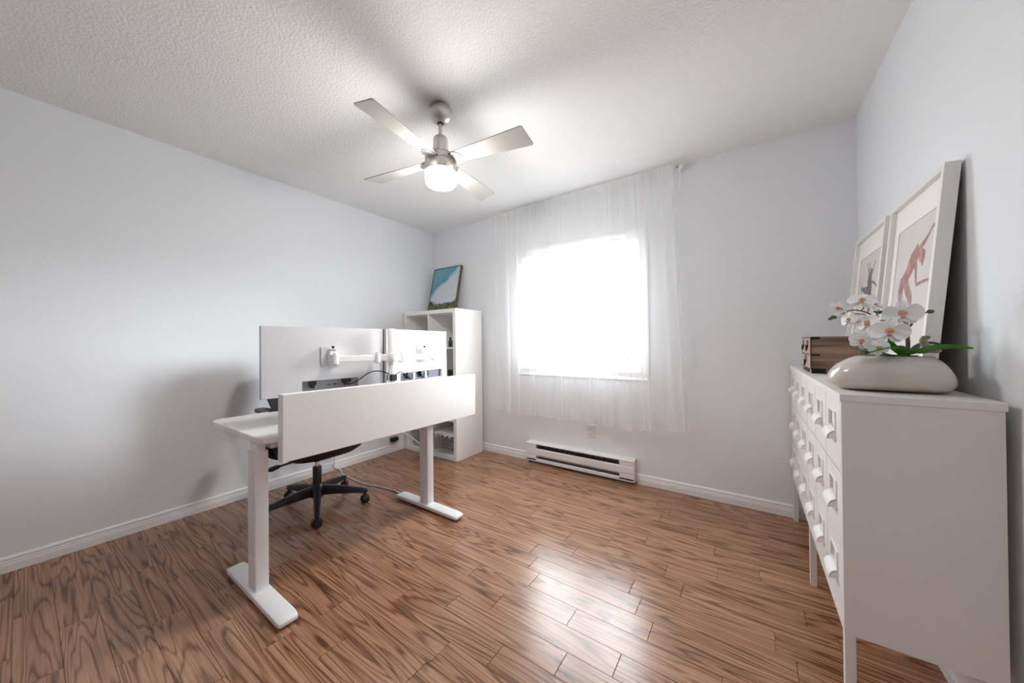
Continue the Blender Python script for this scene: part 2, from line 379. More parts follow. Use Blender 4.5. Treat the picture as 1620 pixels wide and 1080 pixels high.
MB().box(WX1 - .012, WX1, D, D + jd, WZ0 + .004, WZ1).build('jamb', 'trim_white', win)
MB().box(WX0 + .012, WX1 - .012, D, D + jd, WZ1 - .012, WZ1).build('jamb', 'trim_white', win)
def rect_frame(x0, x1, z0, z1, w, y0, y1, wb=None, wt=None):
    wb = wb or w; wt = wt or w
    b = MB(); b.box(x0, x0 + w, y0, y1, z0, z1); b.box(x1 - w, x1, y0, y1, z0, z1); b.box(x0 + w, x1 - w, y0, y1, z0, z0 + wb); b.box(x0 + w, x1 - w, y0, y1, z1 - wt, z1); return b
rect_frame(WX0 + .012, WX1 - .012, WZ0 + .004, WZ1 - .012, .018, D + .055, D + .118, .03).build('vinyl_frame', 'vinyl_white', win, bevel=.002)
s1 = rect_frame(WX0 + .03, 1.875, WZ0 + .03, WZ1 - .03, .034, D + .066, D + .088, .036, .03).build('sash', 'vinyl_white', win, bevel=.003)
s2 = rect_frame(1.795, WX1 - .03, WZ0 + .03, WZ1 - .03, .034, D + .092, D + .114, .036, .03).build('sash', 'vinyl_white', win, bevel=.003)
MB().box(WX0 + .06, 1.845, D + .075, D + .079, WZ0 + .06, WZ1 - .056).build('pane', 'window_glass', s1)
MB().box(1.825, WX1 - .06, D + .101, D + .105, WZ0 + .06, WZ1 - .056).build('pane', 'window_glass', s2)
MB().box(1.852, 1.868, D + .052, D + .066, 1.38, 1.46).build('sash_latch', 'vinyl_white', s1, bevel=.003)
rg = [(2.318 + .010 * math.cos(2 * PI * i / 20), D + .088, 1.865 + .010 * math.sin(2 * PI * i / 20)) for i in range(21)]
MB().tube(rg, .0022, 8, False).build('pull_ring', 'port_grey', s2, smooth=60)

# ================================================================== SIT-STAND DESK
ZT, ZU = .720, .690
desk = thing('standing_desk', 'white sit-stand desk with a thick screen board along its edge and two T-shaped legs', 'desk', (1.25, 1.10, 0))
MB().prism(rrect(.645, 1.335, .592, 1.80, .055, 8), XY, ZU, ZT).build('tabletop', 'white_laminate', desk, bevel=.006, seg=3)
MB().box(1.335, 1.385, .660, 1.957, .600, .902).xf(Matrix.Translation((1.36, 1.30, .75)) @ Matrix.Rotation(-.009, 4, 'X') @ Matrix.Translation((-1.36, -1.30, -.75))).build('screen_board', 'white_laminate', desk, bevel=.002)
for yc in (.610, 1.594):
    leg = MB().prism(rrect(1.207, 1.289, yc - .025, yc + .030, .006, 3), XY, .036, .653).build('leg', 'desk_metal', desk, smooth=40)
    MB().prism(rrect(1.215, 1.281, yc - .017, yc + .022, .005, 3), XY, .650, ZU).build('inner_column', 'desk_metal', leg, smooth=40)
    MB().box(1.2885, 1.2895, yc - .001, yc + .003, .634, .638).build('screw', 'port_grey', leg)
    # foot: a flat bar with softly falling ends
    y0, y1 = yc - .038, yc + .038; rings = []
    for x, zt, ins in ((.955, .026, .010), (.960, .0305, .003), (.985, .034, 0), (1.02, .036, 0), (1.50, .036, 0), (1.53, .034, 0), (1.556, .0305, .003), (1.562, .026, .010)):
        rings.append([(x, y0 + ins, .014), (x, y1 - ins, .014), (x, y1 - ins, zt - .003), (x, y1 - ins - .004, zt), (x, y0 + ins + .004, zt), (x, y0 + ins, zt - .003)])
    ft = MB().loft(rings).build('foot', 'desk_metal', desk, smooth=40)
    for x in (1.00, 1.52):
        MB().lathe([(.018, 0), (.020, .002), (.020, .006), (.010, .008), (.010, .015)], (x, yc, 0), 20).build('glide', 'black_plastic', ft, smooth=40)
MB().box(1.215, 1.281, .652, 1.560, .655, ZU).build('cross_rail', 'desk_metal', desk)
MB().box(.80, .83, .62, 1.60, .668, ZU).build('support_rail', 'desk_metal', desk)
MB().box(.95, 1.15, 1.30, 1.44, .655, ZU).build('control_box', 'white_plastic', desk, bevel=.004)

# ------------------------------------------------------------------ monitor stand
st = thing('monitor_stand', 'white twin-arm monitor pole clamped to the back edge of the desk', 'monitor stand', (1.285, 1.297, ZT))
px, py = 1.283, 1.297
MB().lathe([(.0225, 0), (.0225, .498), (.019, .503), (.005, .505)], (px, py, ZT), 28).build('pole', 'white_plastic', st, smooth=40)
MB().lathe([(.030, 0), (.032, .003), (.032, .052), (.030, .055)], (px, py, 1.022), 28).build('collar', 'white_plastic', st, smooth=40)
MB().box(1.262, 1.333, 1.262, 1.332, ZT, ZT + .012).build('clamp_plate', 'white_plastic', st, bevel=.003)
MB().box(1.262, 1.310, 1.276, 1.318, .905, .945).build('cable_clip', 'black_plastic', st, bevel=.004)
def bar(p0, p1, w, h):
    p0, p1 = Vector(p0), Vector(p1); d = (p1 - p0).normalized(); n = Vector((-d.y, d.x, 0)) * w / 2; u = Vector((0, 0, h / 2))
    return MB().loft([[p + n + u, p - n + u, p - n - u, p + n - u] for p in (p0, p1)])
def arm(p0, p1, p2, head):
    bar((px, py, 1.049), p1, .030, .040).build('arm', 'white_plastic', st, bevel=.004)
    a2 = bar(p1, p2, .022, .036).build('arm', 'white_plastic', st, bevel=.005)
    for p in (p1, p2):
        MB().lathe([(.019, -.027), (.021, -.025), (.021, .025), (.019, .027)], p, 20).build('pivot', 'white_plastic', st, smooth=40)
        MB().lathe([(.009, -.031), (.009, .031)], p, 12).build('pivot_pin', 'port_grey', st, smooth=40)
    return a2
LA, LB = Vector((1.145, .663, 0)), Vector((1.215, 1.284, 0)); RA, RB = Vector((1.232, 1.298, 0)), Vector((1.120, 1.917, 0))
dl = (LB - LA).normalized(); nl = Vector((dl.y, -dl.x, 0)); dr = (RB - RA).normalized(); nr = Vector((dr.y, -dr.x, 0))
lh = LA + dl * .318; rh = RA + dr * .335
arm(None, (1.262, 1.212, 1.049), tuple((lh + nl * .052) + Vector((0, 0, 1.049))), None)
arm(None, (1.275, 1.375, 1.043), tuple((RA + dr * .405 + nr * .052) + Vector((0, 0, 1.040))), None)
def vesa(base, d, n, zc):
    M = Matrix((d, n, Vector((0, 0, 1)))).transposed().to_4x4(); M.translation = base + Vector((0, 0, zc))
    MB().prism(rrect(-.052, .052, -.052, .052, .008), lambda p, a: (p[0], a, p[1]), .002, .007).xf(M).build('mount_plate', 'monitor_white', st, smooth=40)
    MB().prism(rrect(-.018, .018, -.055, .040, .006), lambda p, a: (p[0], a, p[1]), .007, .040).xf(M).build('tilt_head', 'white_plastic', st, smooth=40)
    MB().lathe([(.007, 0), (.007, .014)], (0, 0, 0), 12).xf(M @ Matrix.Translation((.004, .022, .040))).build('tilt_bolt', 'black_plastic', st, smooth=40)
    MB().box(-.024, .010, .040, .0415, .030, .033).xf(M).build('tilt_slot', 'black_plastic', st)
    MB().box(-.016, -.006, .040, .0415, -.022, -.002).xf(M).build('tilt_slot', 'black_plastic', st)
vesa(lh, dl, nl, 1.068); vesa(rh, dr, nr, 1.062)

# ------------------------------------------------------------------ monitors (local: x along width, y out of the back, z up)
def monitor(A, d, n, w, label, rec, plugs, dark, ztop=1.224, zbot=.866):
    rz = math.atan2(d.y, d.x)
    c = A + d * (w / 2)
    t = thing('monitor', label, 'monitor', (c.x, c.y, zbot), (0, 0, rz), 'pair of monitors on the desk')
    h = ztop - zbot; hw = w / 2; sgn = 1 if n.dot(Vector((-math.sin(rz), math.cos(rz), 0))) > 0 else -1
    Y = lambda v: sgn * v
    r0, r1, rz1 = rec
    r0 -= hw; r1 -= hw; z1 = rz1 - zbot; z0 = .012
    # back cover with a real pocket for the sockets
    b = MB(); ya, yb = Y(-.022), Y(0)
    lo, hi = min(ya, yb), max(ya, yb)
    b.box(-hw, r0, lo, hi, 0, h); b.box(r1, hw, lo, hi, 0, h); b.box(r0, r1, lo, hi, z1, h); b.box(r0, r1, lo, hi, 0, z0)
    b.build('back_cover', 'monitor_white', t, org=(0, 0, 0))
    lo2, hi2 = sorted((Y(-.036), Y(-.022)))
    MB().box(-hw, hw, lo2, hi2, -.004, h + .001).build('bezel', 'monitor_bezel', t, org=(0, 0, 0), bevel=.002)
    lo3, hi3 = sorted((Y(-.0372), Y(-.036)))
    MB().box(-hw + .008, hw - .008, lo3, hi3, .012, h - .007).build('screen', 'screen_black', t, org=(0, 0, 0))
    lo4, hi4 = sorted((Y(-.022), Y(-.0185)))
    pr = MB().box(r0, r1, lo4, hi4, z0, z1).build('port_panel', 'port_dark' if dark else 'port_grey', t, org=(0, 0, 0))
    for u, wd, hh in plugs:
        u -= hw; p0, p1 = sorted((Y(-.0185), Y(.004)))
        q = MB().box(u - wd / 2, u + wd / 2, p0, p1, z1 - hh * .6, z1 - .001); q.box(u - wd / 4, u + wd / 4, p0, p1, z1 - hh, z1 - hh * .6)
        q.build('plug', 'black_plastic', pr, org=(0, 0, 0), bevel=.002)
    if not dark:
        m0, m1 = sorted((Y(-.0185), Y(-.0180))); mk = MB(); u = .300 - hw
        for dx, wd, hh in ((0, .004, .011), (.010, .010, .002), (.012, .010, .008), (.030, .006, .003), (.040, .010, .009), (.056, .003, .010), (.061, .010, .003)):
            mk.box(u + dx, u + dx + wd, m0, m1, z1 - .034, z1 - .034 + hh)
        mk.build('port_symbols', 'slot_dark', pr, org=(0, 0, 0))
    else:
        for u in (.252, .378):
            q0, q1 = sorted((Y(-.0185), Y(.002)))
            MB().box(u - hw - .012, u - hw + .012, q0, q1, z1 - .05, z1 - .004).build('socket_divider', 'monitor_white', pr, org=(0, 0, 0), bevel=.003)
    return t
monitor(LA, dl, nl, .625, 'flat monitor with a grey port panel, clear of the bookshelf', (.175, .471, .937), [(.227, .034, .040), (.405, .046, .037)], False)
monitor(RA, dr, nr, .632, 'flat monitor with a dark divided port bay, overlapping the cube bookshelf', (.120, .571, .937), [(.212, .048, .040), (.340, .040, .040), (.402, .014, .040)], True)

# cables behind the screens
cab = spline([tuple(LA + dl * .41 + nl * .006 + Vector((0, 0, .900))), tuple(LA + dl * .44 + nl * .04 + Vector((0, 0, .918))), (1.262, 1.165, .965), (1.272, 1.225, .968), (1.285, 1.272, .950), (1.292, 1.284, .925), (1.300, 1.297, .87), (1.300, 1.297, .728)], 8)
tag(MB().tube(cab, .0032, 8).build('power_cable', 'cable_black', smooth=60), 'black cable arching from the grey-port monitor to the stand clip', 'cable')
cab = spline([tuple(RA + dr * .205 + nr * .006 + Vector((0, 0, .897))), tuple(RA + dr * .15 + nr * .03 + Vector((0, 0, .922))), (1.283, 1.372, .952), (1.289, 1.338, .950), (1.297, 1.308, .925), (1.308, 1.304, .87), (1.308, 1.304, .728)], 8)
tag(MB().tube(cab, .0028, 8).build('power_cable', 'cable_black', smooth=60), 'short black cable looping from the stand clip to the dark-bay monitor', 'cable')

# ------------------------------------------------------------------ office chair
CX, CY = .601, 1.177
ch = thing('office_chair', 'black swivel office chair on a five-star caster base pushed under the desk', 'chair', (CX, CY, 0))
MB().lathe([(.040, .075), (.046, .085), (.046, .135), (.036, .160), (.028, .168)], (CX, CY, 0), 28).build('base_hub', 'black_nylon', ch, smooth=40)
MB().lathe([(.028, .15), (.028, .276), (.025, .284)], (CX, CY, 0), 28).build('column', 'black_plastic', ch, smooth=40)
MB().lathe([(.014, .280), (.014, .345)], (CX, CY, 0), 24).build('gas_lift', 'chrome', ch, smooth=40)
def leg_mb(a):
    d = Vector((math.cos(a), math.sin(a), 0)); n = Vector((-d.y, d.x, 0)); c = Vector((CX, CY, 0)); rings = []
    for r, w, z0, z1 in ((.025, .026, .085, .150), (.07, .024, .088, .148), (.14, .021, .085, .138), (.22, .018, .080, .122), (.29, .016, .074, .106), (.318, .015, .070, .098), (.330, .010, .072, .092)):
        p = c + d * r
        rings.append([p + n * w + Vector((0, 0, z0)), p + n * w * 1.0 + Vector((0, 0, z1 - .012)), p + n * w * .6 + Vector((0, 0, z1)), p - n * w * .6 + Vector((0, 0, z1)), p - n * w + Vector((0, 0, z1 - .012)), p - n * w + Vector((0, 0, z0))])
    return MB().loft(rings), c + d * .312, d
for q in range(5):
    a = math.radians(-26 + 72 * q); lm, tip, d = leg_mb(a); lo = lm.build('leg', 'black_nylon', ch, smooth=35, bevel=.002)
    b = MB().lathe([(.008, .045), (.008, .09)], tip, 12).build('caster_stem', 'black_plastic', lo, smooth=40)
    ca = rnd.uniform(0, 2 * PI) if q not in (0, 1) else a + .7
    ax = Vector((math.cos(ca), math.sin(ca), 0))
    w = MB()
    for sgn in (-1, 1):
        M = Matrix.Translation(tip + Vector((0, 0, .0275)) + ax * sgn * .013) @ ax.to_track_quat('Z', 'Y').to_matrix().to_4x4()
        g = MB().lathe([(.012, -.009), (.024, -.009), (.0275, -.006), (.0275, .006), (.024, .009), (.012, .009)], (0, 0, 0), 24).xf(M); w.add(g.v, g.f)
    w.build('caster', 'black_plastic', lo, smooth=40)
    M = Matrix.Translation(tip + Vector((0, 0, .030))) @ ax.to_track_quat('Z', 'Y').to_matrix().to_4x4()
    hd = []
    for z in (-.005, .005): hd.append([M @ Vector((.031 * math.cos(t), .031 * math.sin(t), z)) for t in [2 * PI * i / 24 for i in range(24)]])
    MB().loft(hd).build('caster_hood', 'black_nylon', lo, smooth=40)
MB().box(CX - .10, CX + .09, CY - .06, CY + .06, .338, .382).build('tilt_mechanism', 'black_plastic', ch, bevel=.012)
lv = MB().tube([(CX + .02, CY - .05, .362), (CX + .02, CY - .20, .360), (CX + .02, CY - .25, .356)], .006, 10).build('tilt_lever', 'black_plastic', ch, smooth=50)
pad = [[(CX + .02 + hx, y, zc + hz) for hx, hz in ((-a, -b), (a, -b), (a, b), (-a, b))] for y, a, b, zc in ((CY - .235, .008, .007, .358), (CY - .255, .014, .011, .356), (CY - .285, .017, .012, .352), (CY - .303, .012, .008, .350))]
MB().loft(pad).build('lever_paddle', 'black_plastic', lv, bevel=.003)
# seat: moulded shell below, cushion above
def slab(cx, cy, ax, ay, prof, nseg=40, ex=3.2):
    rings = []
    for s, z in prof:
        rg = []
        for i in range(nseg):
            t = 2 * PI * i / nseg; c, q = math.cos(t), math.sin(t)
            rg.append((cx + ax * s * math.copysign(abs(c) ** (2 / ex), c), cy + ay * s * math.copysign(abs(q) ** (2 / ex), q), z))
        rings.append(rg)
    return MB().loft(rings)
MB().add(*(lambda g: (g.v, g.f))(slab(CX + .015, CY, .255, .270, [(.30, .366), (.55, .370), (.78, .384), (.92, .410), (.985, .440), (.98, .448)]))).build('seat_shell', 'black_plastic', ch, smooth=50)
slab(CX + .015, CY, .255, .270, [(.96, .442), (1.0, .455), (1.0, .475), (.95, .495), (.80, .506), (.4, .500), (.1, .498)]).build('seat', 'black_fabric', ch, smooth=60)
# backrest: tall curved shell
def backfn(u, v, off=0.):
    z = .55 + .53 * v; hw = .135 + .105 * math.sin(min(1, v * 1.25) * PI * .5) - .045 * max(0, v - .8) * 5
    y = (u - .5) * 2
    x = CX - .265 - .05 * v + .055 * y * y - .02 * math.sin(v * PI) + off
    return (x, CY + hw * y, z)
rings = []
for v in [i / 16 for i in range(17)]:
    fr = [backfn(i / 14, v, .022) for i in range(15)]; bk = [backfn(i / 14, v, -.012) for i in range(14, -1, -1)]
    rings.append(fr + bk)
MB().loft(rings).build('backrest', 'black_fabric', ch, smooth=60)
MB().tube(spline([(CX - .09, CY, .362), (CX - .20, CY, .375), (CX - .275, CY, .47), (CX - .285, CY, .60), (CX - .315, CY, .78)], 6), .022, 12).build('back_support', 'black_plastic', ch, smooth=50)
for sg in (-1, 1):
    y = CY + sg * .285
    ar = MB().loft([[(CX + x + .0 , y + sy * .040 * k, .708 + sz * .013 * k + dz) for sy, sz in ((-1, -.6), (-.6, -1), (.6, -1), (1, -.6), (1, .6), (.6, 1), (-.6, 1), (-1, .6))] for x, k, dz in ((-.165, .35, .004), (-.155, .75, .002), (-.12, 1, 0), (.06, 1, 0), (.10, .8, 0), (.115, .4, 0))]).build('armrest', 'black_plastic', ch, smooth=50)
    MB().tube(spline([(CX - .02, y - sg * .10, .385), (CX - .02, y - sg * .01, .43), (CX - .02, y, .50), (CX - .02, y, .70)], 5), .017, 12).build('arm_post', 'black_plastic', ar, smooth=50)

# ------------------------------------------------------------------ white cords, wall sockets
def wall_outlet(name, label, loc, facing, bold=False):
    # local: x across, y out of the wall, z up
    t = thing(name, label, 'outlet', loc, (0, 0, facing))
    pl = MB().prism(rrect(-.036, .036, -.057, .057, .006), XZ, 0, .006).build('cover_plate', 'outlet_white', t, org=(0, 0, 0), bevel=.002)
    for z in (-.024, .024):
        so = MB().prism(rrect(-.017, .017, z - .015, z + .015, .008), XZ, .006, .0085).build('socket', 'outlet_white', t, org=(0, 0, 0), smooth=40)
        for x, hh in ((-.007, .006), (.007, .005)):
            MB().box(x - .0016, x + .0016, .0085, .0090, z + .001 - hh * .3, z + hh).build('slot', 'slot_dark', so, org=(0, 0, 0))
        MB().lathe([(.0026, 0), (.0026, .0006)], (0, 0, 0), 10).xf(Matrix.Translation((0, .0085, z - .008)) @ Matrix.Rotation(-PI / 2, 4, 'X')).build('slot', 'slot_dark', so, org=(0, 0, 0))
    return t
wall_outlet('wall_outlet', 'white duplex wall outlet between the curtain hem and the baseboard heater', (1.965, D, .361), PI)
wall_outlet('wall_outlet', 'white duplex wall outlet low on the wall behind the office chair', (0, 1.615, .33), -PI / 2)
cord = spline([(.012, 1.615, .30), (.020, 1.613, .20), (.022, 1.606, .10), (.022, 1.60, .03), (.036, 1.643, .004), (.163, 1.599, .004), (.33, 1.579, .004), (.537, 1.578, .004), (.681, 1.609, .004), (.825, 1.633, .004), (.93, 1.627, .005), (1.05, 1.655, .005), (1.14, 1.66, .008), (1.165, 1.645, .06), (1.16, 1.633, .15), (1.175, 1.632, .22), (1.18, 1.640, .33), (1.175, 1.628, .395), (1.15, 1.586, .447), (1.13, 1.545, .488), (1.12, 1.49, .525), (1.08, 1.44, .60), (1.05, 1.40, .657)], 7)
tag(MB().tube(cord, .0042, 8).build('extension_cord', 'cable_white', smooth=60), 'white extension cord trailing across the floor and up to the desk underside', 'cord')
ad = thing('power_adapter', 'black power adapter on the wall above the baseboard beside the cube bookshelf', 'adapter', (0, 2.225, .14))
MB().box(0.012, .052, 2.180, 2.265, .118, .155).build('adapter_body', 'black_plastic', ad, bevel=.006)
MB().box(.012, .040, 2.195, 2.25, .108, .119).build('plug_foot', 'black_plastic', ad, bevel=.003)
MB().box(0, .0122, 2.19, 2.26, .115, .225).build('socket_plate', 'outlet_white', ad, bevel=.002)

# ================================================================== CABINET
KX, KY0, KY1, KZ0, KZ1 = 3.308, 1.375, 2.782, .267, .968
cb = thing('locker_cabinet', 'long white metal cabinet with eighteen small doors on slim legs', 'cabinet', (3.457, 2.08, 0))
MB().box(KX - .004, 3.606, KY0 - .003, KY1 + .002, KZ1 - .022, KZ1).build('top', 'cabinet_paint', cb, bevel=.002)
bd = MB(); bd.box(KX + .006, 3.602, KY0, KY0 + .014, KZ0, KZ1 - .0225); bd.box(KX + .006, 3.602, KY1 - .014, KY1, KZ0, KZ1 - .0225)
bd.box(3.590, 3.602, KY0 + .014, KY1 - .014, KZ0, KZ1 - .0225); bd.box(KX + .006, 3.590, KY0 + .014, KY1 - .014, KZ0, KZ0 + .018)
bd.box(KX + .02, KX + .024, KY0 + .014, KY1 - .014, KZ0 + .018, KZ1 - .0225)
bd.build('body', 'cabinet_paint', cb)
ff = MB(); ff.box(KX, KX + .006, KY0, KY1, KZ0, KZ0 + .020); ff.box(KX, KX + .006, KY0, KY0 + .012, KZ0 + .02, KZ1 - .0225); ff.box(KX, KX + .006, KY1 - .012, KY1, KZ0 + .02, KZ1 - .0225)
ff.build('face_rail', 'cabinet_paint', cb)
for y in (KY0 + .004, (KY0 + KY1) / 2 - .012, KY1 - .028):
    for x in (KX + .001, 3.575):
        MB().box(x, x + .024, y, y + .024, 0, KZ0).build('leg', 'cabinet_paint', cb, bevel=.001)
dw = (KY1 - KY0 - .024) / 6; rows = [.946, .730, .508, .287]
def prep_door(hh):
    w = dw - .006; h = hh - .005
    lz0, lz1 = h / 2 - .096, h / 2 - .046; ly = .047
    d = MB(); a, c = -.012, 0   # front at local x = a
    d.box(a, c, -w / 2, -ly, -h / 2, h / 2); d.box(a, c, ly, w / 2, -h / 2, h / 2); d.box(a, c, -ly, ly, lz1, h / 2); d.box(a, c, -ly, ly, -h / 2, lz0)
    door = d.mesh('door', 'cabinet_paint')
    r = MB(); q = .004
    for y0, y1, z0, z1 in ((-ly - q, -ly, lz0 - q, lz1 + q), (ly, ly + q, lz0 - q, lz1 + q), (-ly, ly, lz0 - q, lz0), (-ly, ly, lz1, lz1 + q)): r.box(a - .003, a, y0, y1, z0, z1)
    bez = r.mesh('label_bezel', 'cabinet_paint')
    card = MB().box(-.0075, -.0065, -ly, ly - .010, lz0 + .004, lz1).mesh('label_card', 'label_card'); hole = MB().box(-.001, 0, -ly, ly, lz0, lz1).mesh('label_recess', 'cabinet_paint')
    # cup pull: a quarter-round shell, open underneath, closed at the ends
    pz1, R1, R2, n = lz0 - .005, .027, .0245, 10
    prof = [(a - R1 * math.sin(t) * .8, pz1 - R1 * (1 - math.cos(t))) for t in [PI / 2 * i / n for i in range(n + 1)]]
    inn = [(a - R2 * math.sin(t) * .8, pz1 - .003 - R2 * (1 - math.cos(t))) for t in [PI / 2 * i / n for i in range(n + 1)]]
    cp = MB(); pw = .048
    cp.loft([[(x, y, z) for x, z in prof + inn[::-1]] for y in (-pw, pw)])
    for y0, y1 in ((-pw, -pw + .003), (pw - .003, pw)):
        cp.loft([[(x, y, z) for x, z in prof + [(a, prof[-1][1])]] for y in (y0, y1)])
    cp.box(a - .0015, a, -pw - .004, pw + .004, pz1 - R1 - .008, pz1 + .004)
    pull = cp.mesh('cup_pull', 'pull_white', smooth=35)
    return door, bez, card, pull, hole
for r in range(3):
    hh = rows[r] - rows[r + 1]; door, bez, card, pull, hole = prep_door(hh)
    for c in range(6):
        o = inst('door', door, cb, (KX + .012 - 3.457, KY0 + .012 + dw * (c + .5) - 2.08, (rows[r] + rows[r + 1]) / 2))
        for nm, me in (('label_bezel', bez), ('label_card', card), ('cup_pull', pull), ('label_recess', hole)): inst(nm, me, o)

# ------------------------------------------------------------------ pebble vase and orchid
VZ = KZ1
vs = thing('pebble_vase', 'glossy off-white ceramic vase shaped like a wide pebble on the cabinet', 'vase', (3.438, 1.530, VZ))
vx, vy = 3.438, 1.530
TOPL = [(-.136, .034), (-.1345, .046), (-.1290, .060), (-.1105, .082), (-.081, .101), (-.058, .110), (-.03, .1125), (.06, .1125), (.085, .110), (.100, .100), (.111, .088), (.122, .070), (.131, .050), (.136, .034)]
BOTL = [(-.136, .034), (-.1345, .024), (-.126, .012), (-.105, .003), (-.08, 0), (.09, 0), (.115, .004), (.129, .014), (.135, .026), (.136, .034)]
def lin(tab, x):
    for (a, za), (b_, zb) in zip(tab, tab[1:]):
        if a <= x <= b_: return za + (zb - za) * (x - a) / (b_ - a)
    return tab[-1][1]
rings = []; nx = 56
for i in range(nx + 1):
    t = -math.cos(PI * i / nx); x = .136 * t
    zt, zb = lin(TOPL, x) + .0006, lin(BOTL, x)
    hy = .092 * max(.0, 1 - abs(t) ** 3.0) ** .5 + .0008
    rg = []
    for k in range(36):
        a = 2 * PI * k / 36; c, s_ = math.cos(a), math.sin(a); ex = 2 / 2.4
        rg.append((vx + x, vy + hy * math.copysign(abs(c) ** ex, c), VZ + min((zt + zb) / 2 + (zt - zb) / 2 * math.copysign(abs(s_) ** ex, s_), .1085)))
    rings.append(rg)
MB().loft(rings).build('vase_body', 'ceramic', vs, smooth=70)
slab(vx + .008, vy, .058, .042, [(1.0, VZ + .1065), (.97, VZ + .1105), (.4, VZ + .112), (.05, VZ + .112)], 32, 2.2).build('planting_fill', 'soil_bark', vs, smooth=60)

oz = VZ + .110
orc = thing('orchid_plant', 'white moth orchid spray with green leaves growing from the pebble vase', 'plant', (3.470, 1.530, oz))
def OP(x, z, y=1.50):   # move a point seen at depth 1.50 to depth y along the same sight line of a measured photo
    k_ = (y - 0) / 1.50
    return Vector((CAM.x + (x - CAM.x) * k_, y, CAM.z + (z - CAM.z) * k_))
def stem(pts, r, m_='stem_green'): return MB().tube(spline(pts, 6), r, 8).build('stem', m_, orc, smooth=60)
P = OP
stem([(3.478, 1.53, oz - .01), P(3.475, 1.11, 1.53), P(3.473, 1.15, 1.53), P(3.472, 1.178, 1.53)], .0052, 'stem_brown')
stem([P(3.473, 1.158, 1.53), P(3.480, 1.166, 1.53), P(3.484, 1.173, 1.53)], .0032, 'stem_brown')
stem([P(3.472, 1.175, 1.53), P(3.452, 1.188, 1.535), P(3.425, 1.185, 1.54), P(3.412, 1.188, 1.53), P(3.396, 1.207, 1.52), P(3.380, 1.216, 1.52), P(3.357, 1.221, 1.515), P(3.335, 1.211, 1.51), P(3.318, 1.199, 1.51), P(3.306, 1.196, 1.51)], .0019)
stem([P(3.472, 1.185, 1.53), P(3.490, 1.196, 1.53), P(3.505, 1.201, 1.53), P(3.518, 1.206, 1.53)], .0018)
stem([P(3.408, 1.192, 1.53), P(3.412, 1.205, 1.53), P(3.406, 1.217, 1.53)], .0015)
stem([P(3.378, 1.217, 1.52), P(3.383, 1.228, 1.515), P(3.382, 1.240, 1.51)], .0015)
stem([P(3.395, 1.205, 1.53), P(3.372, 1.208, 1.53), P(3.358, 1.211, 1.53)], .0014)
stem([(3.468, 1.525, oz - .005), P(3.440, 1.115, 1.50), P(3.434, 1.140, 1.50)], .0024)
stem([(3.440, 1.51, oz - .005), P(3.400, 1.112, 1.49), P(3.385, 1.120, 1.48), P(3.378, 1.124, 1.485)], .0020)
stem([P(3.400, 1.112, 1.49), P(3.412, 1.106, 1.48), P(3.416, 1.102, 1.48)], .0016)
for x, z, y, s in ((3.314, 1.201, 1.51, 1.15), (3.306, 1.196, 1.51, .8), (3.323, 1.205, 1.51, .75), (3.520, 1.2065, 1.53, 1.1), (3.501, 1.204, 1.53, .55), (3.4185, 1.211, 1.53, .95), (3.408, 1.213, 1.53, .6)):
    MB().ball(P(x, z, y), .0062 * s, 10, (1.25, 1, .9)).build('bud', 'bud_green', orc, smooth=80)
def petal_mesh(name, L, Wd, cup, tipc, m_):
    def fn(u, v):
        w = Wd * (math.sin(PI * (u * .92 + .04)) ** .62) * (.55 + .45 * math.sin(PI * min(1, u * 1.15) * .5)) * (1 if u < .97 else .8)
        s = (v - .5) * 2
        return (L * u, s * w / 2, cup * (u * u) + tipc * s * s * w + .0012 * math.sin(6 * s + 4 * u))
    g = MB().grid(fn, 8, 6)
    me = g.mesh(name, m_, smooth=80); return me
pet_side = petal_mesh('petal', .041, .052, -.004, .10, 'petal_white'); pet_sep = petal_mesh('petal', .037, .030, -.006, .12, 'petal_white')
lipb = MB().ball((0, 0, .005), .006, 10, (.8, 1.0, 1.2)); q = MB().grid(lambda u, v: (-.016 * u, (v - .5) * .013 * (1 - .5 * u), .004 + .012 * math.sin(u * 2.2)), 6, 4); lipb.add(q.v, q.f)
lip_me = lipb.mesh('lip', 'petal_lip', smooth=80)
q = MB().ball((.0, 0, .0035), .0085, 12, (1.0, 1.25, .35)); heart_me = q.mesh('flower', 'petal_heart', smooth=80)
def flower(x, z, y, size, nx_, ny_, nz_, roll):
    c = P(x, z, y); n = Vector((nx_, ny_, nz_)).normalized(); up = Vector((0, 0, 1))
    ax = (up - n * up.dot(n)).normalized(); ay = n.cross(ax)
    M = Matrix((ax, ay, n)).transposed() @ Matrix.Rotation(roll, 3, 'Z')
    s = size / .078
    o = inst('flower', heart_me, orc, c - orc.location, M.to_euler(), (s, s, s))
    for a, me, lift in ((90, pet_side, .002), (-90, pet_side, .002), (0, pet_sep, 0), (142, pet_sep, -.001), (-142, pet_sep, -.001)):
        inst('petal', me, o, (0, 0, lift), (0, 0, math.radians(a)))
    inst('lip', lip_me, o)
for a in ((3.466, 1.205, 1.49, .080, -.25, -.95, -.05, .05), (3.439, 1.153, 1.47, .080, -.22, -.95, -.05, -.12), (3.380, 1.250, 1.50, .066, -.15, -.75, .62, -.15),
          (3.324, 1.228, 1.50, .056, .25, -.85, .30, .6), (3.350, 1.192, 1.53, .052, -.75, -.55, .05, .2), (3.377, 1.124, 1.46, .058, .10, -.90, .05, -.5),
          (3.415, 1.102, 1.45, .050, .15, -.95, .12, .5), (3.391, 1.181, 1.50, .060, -.65, -.60, .10, .3), (3.408, 1.234, 1.54, .050, .40, -.55, .70, 0)):
    flower(*a)
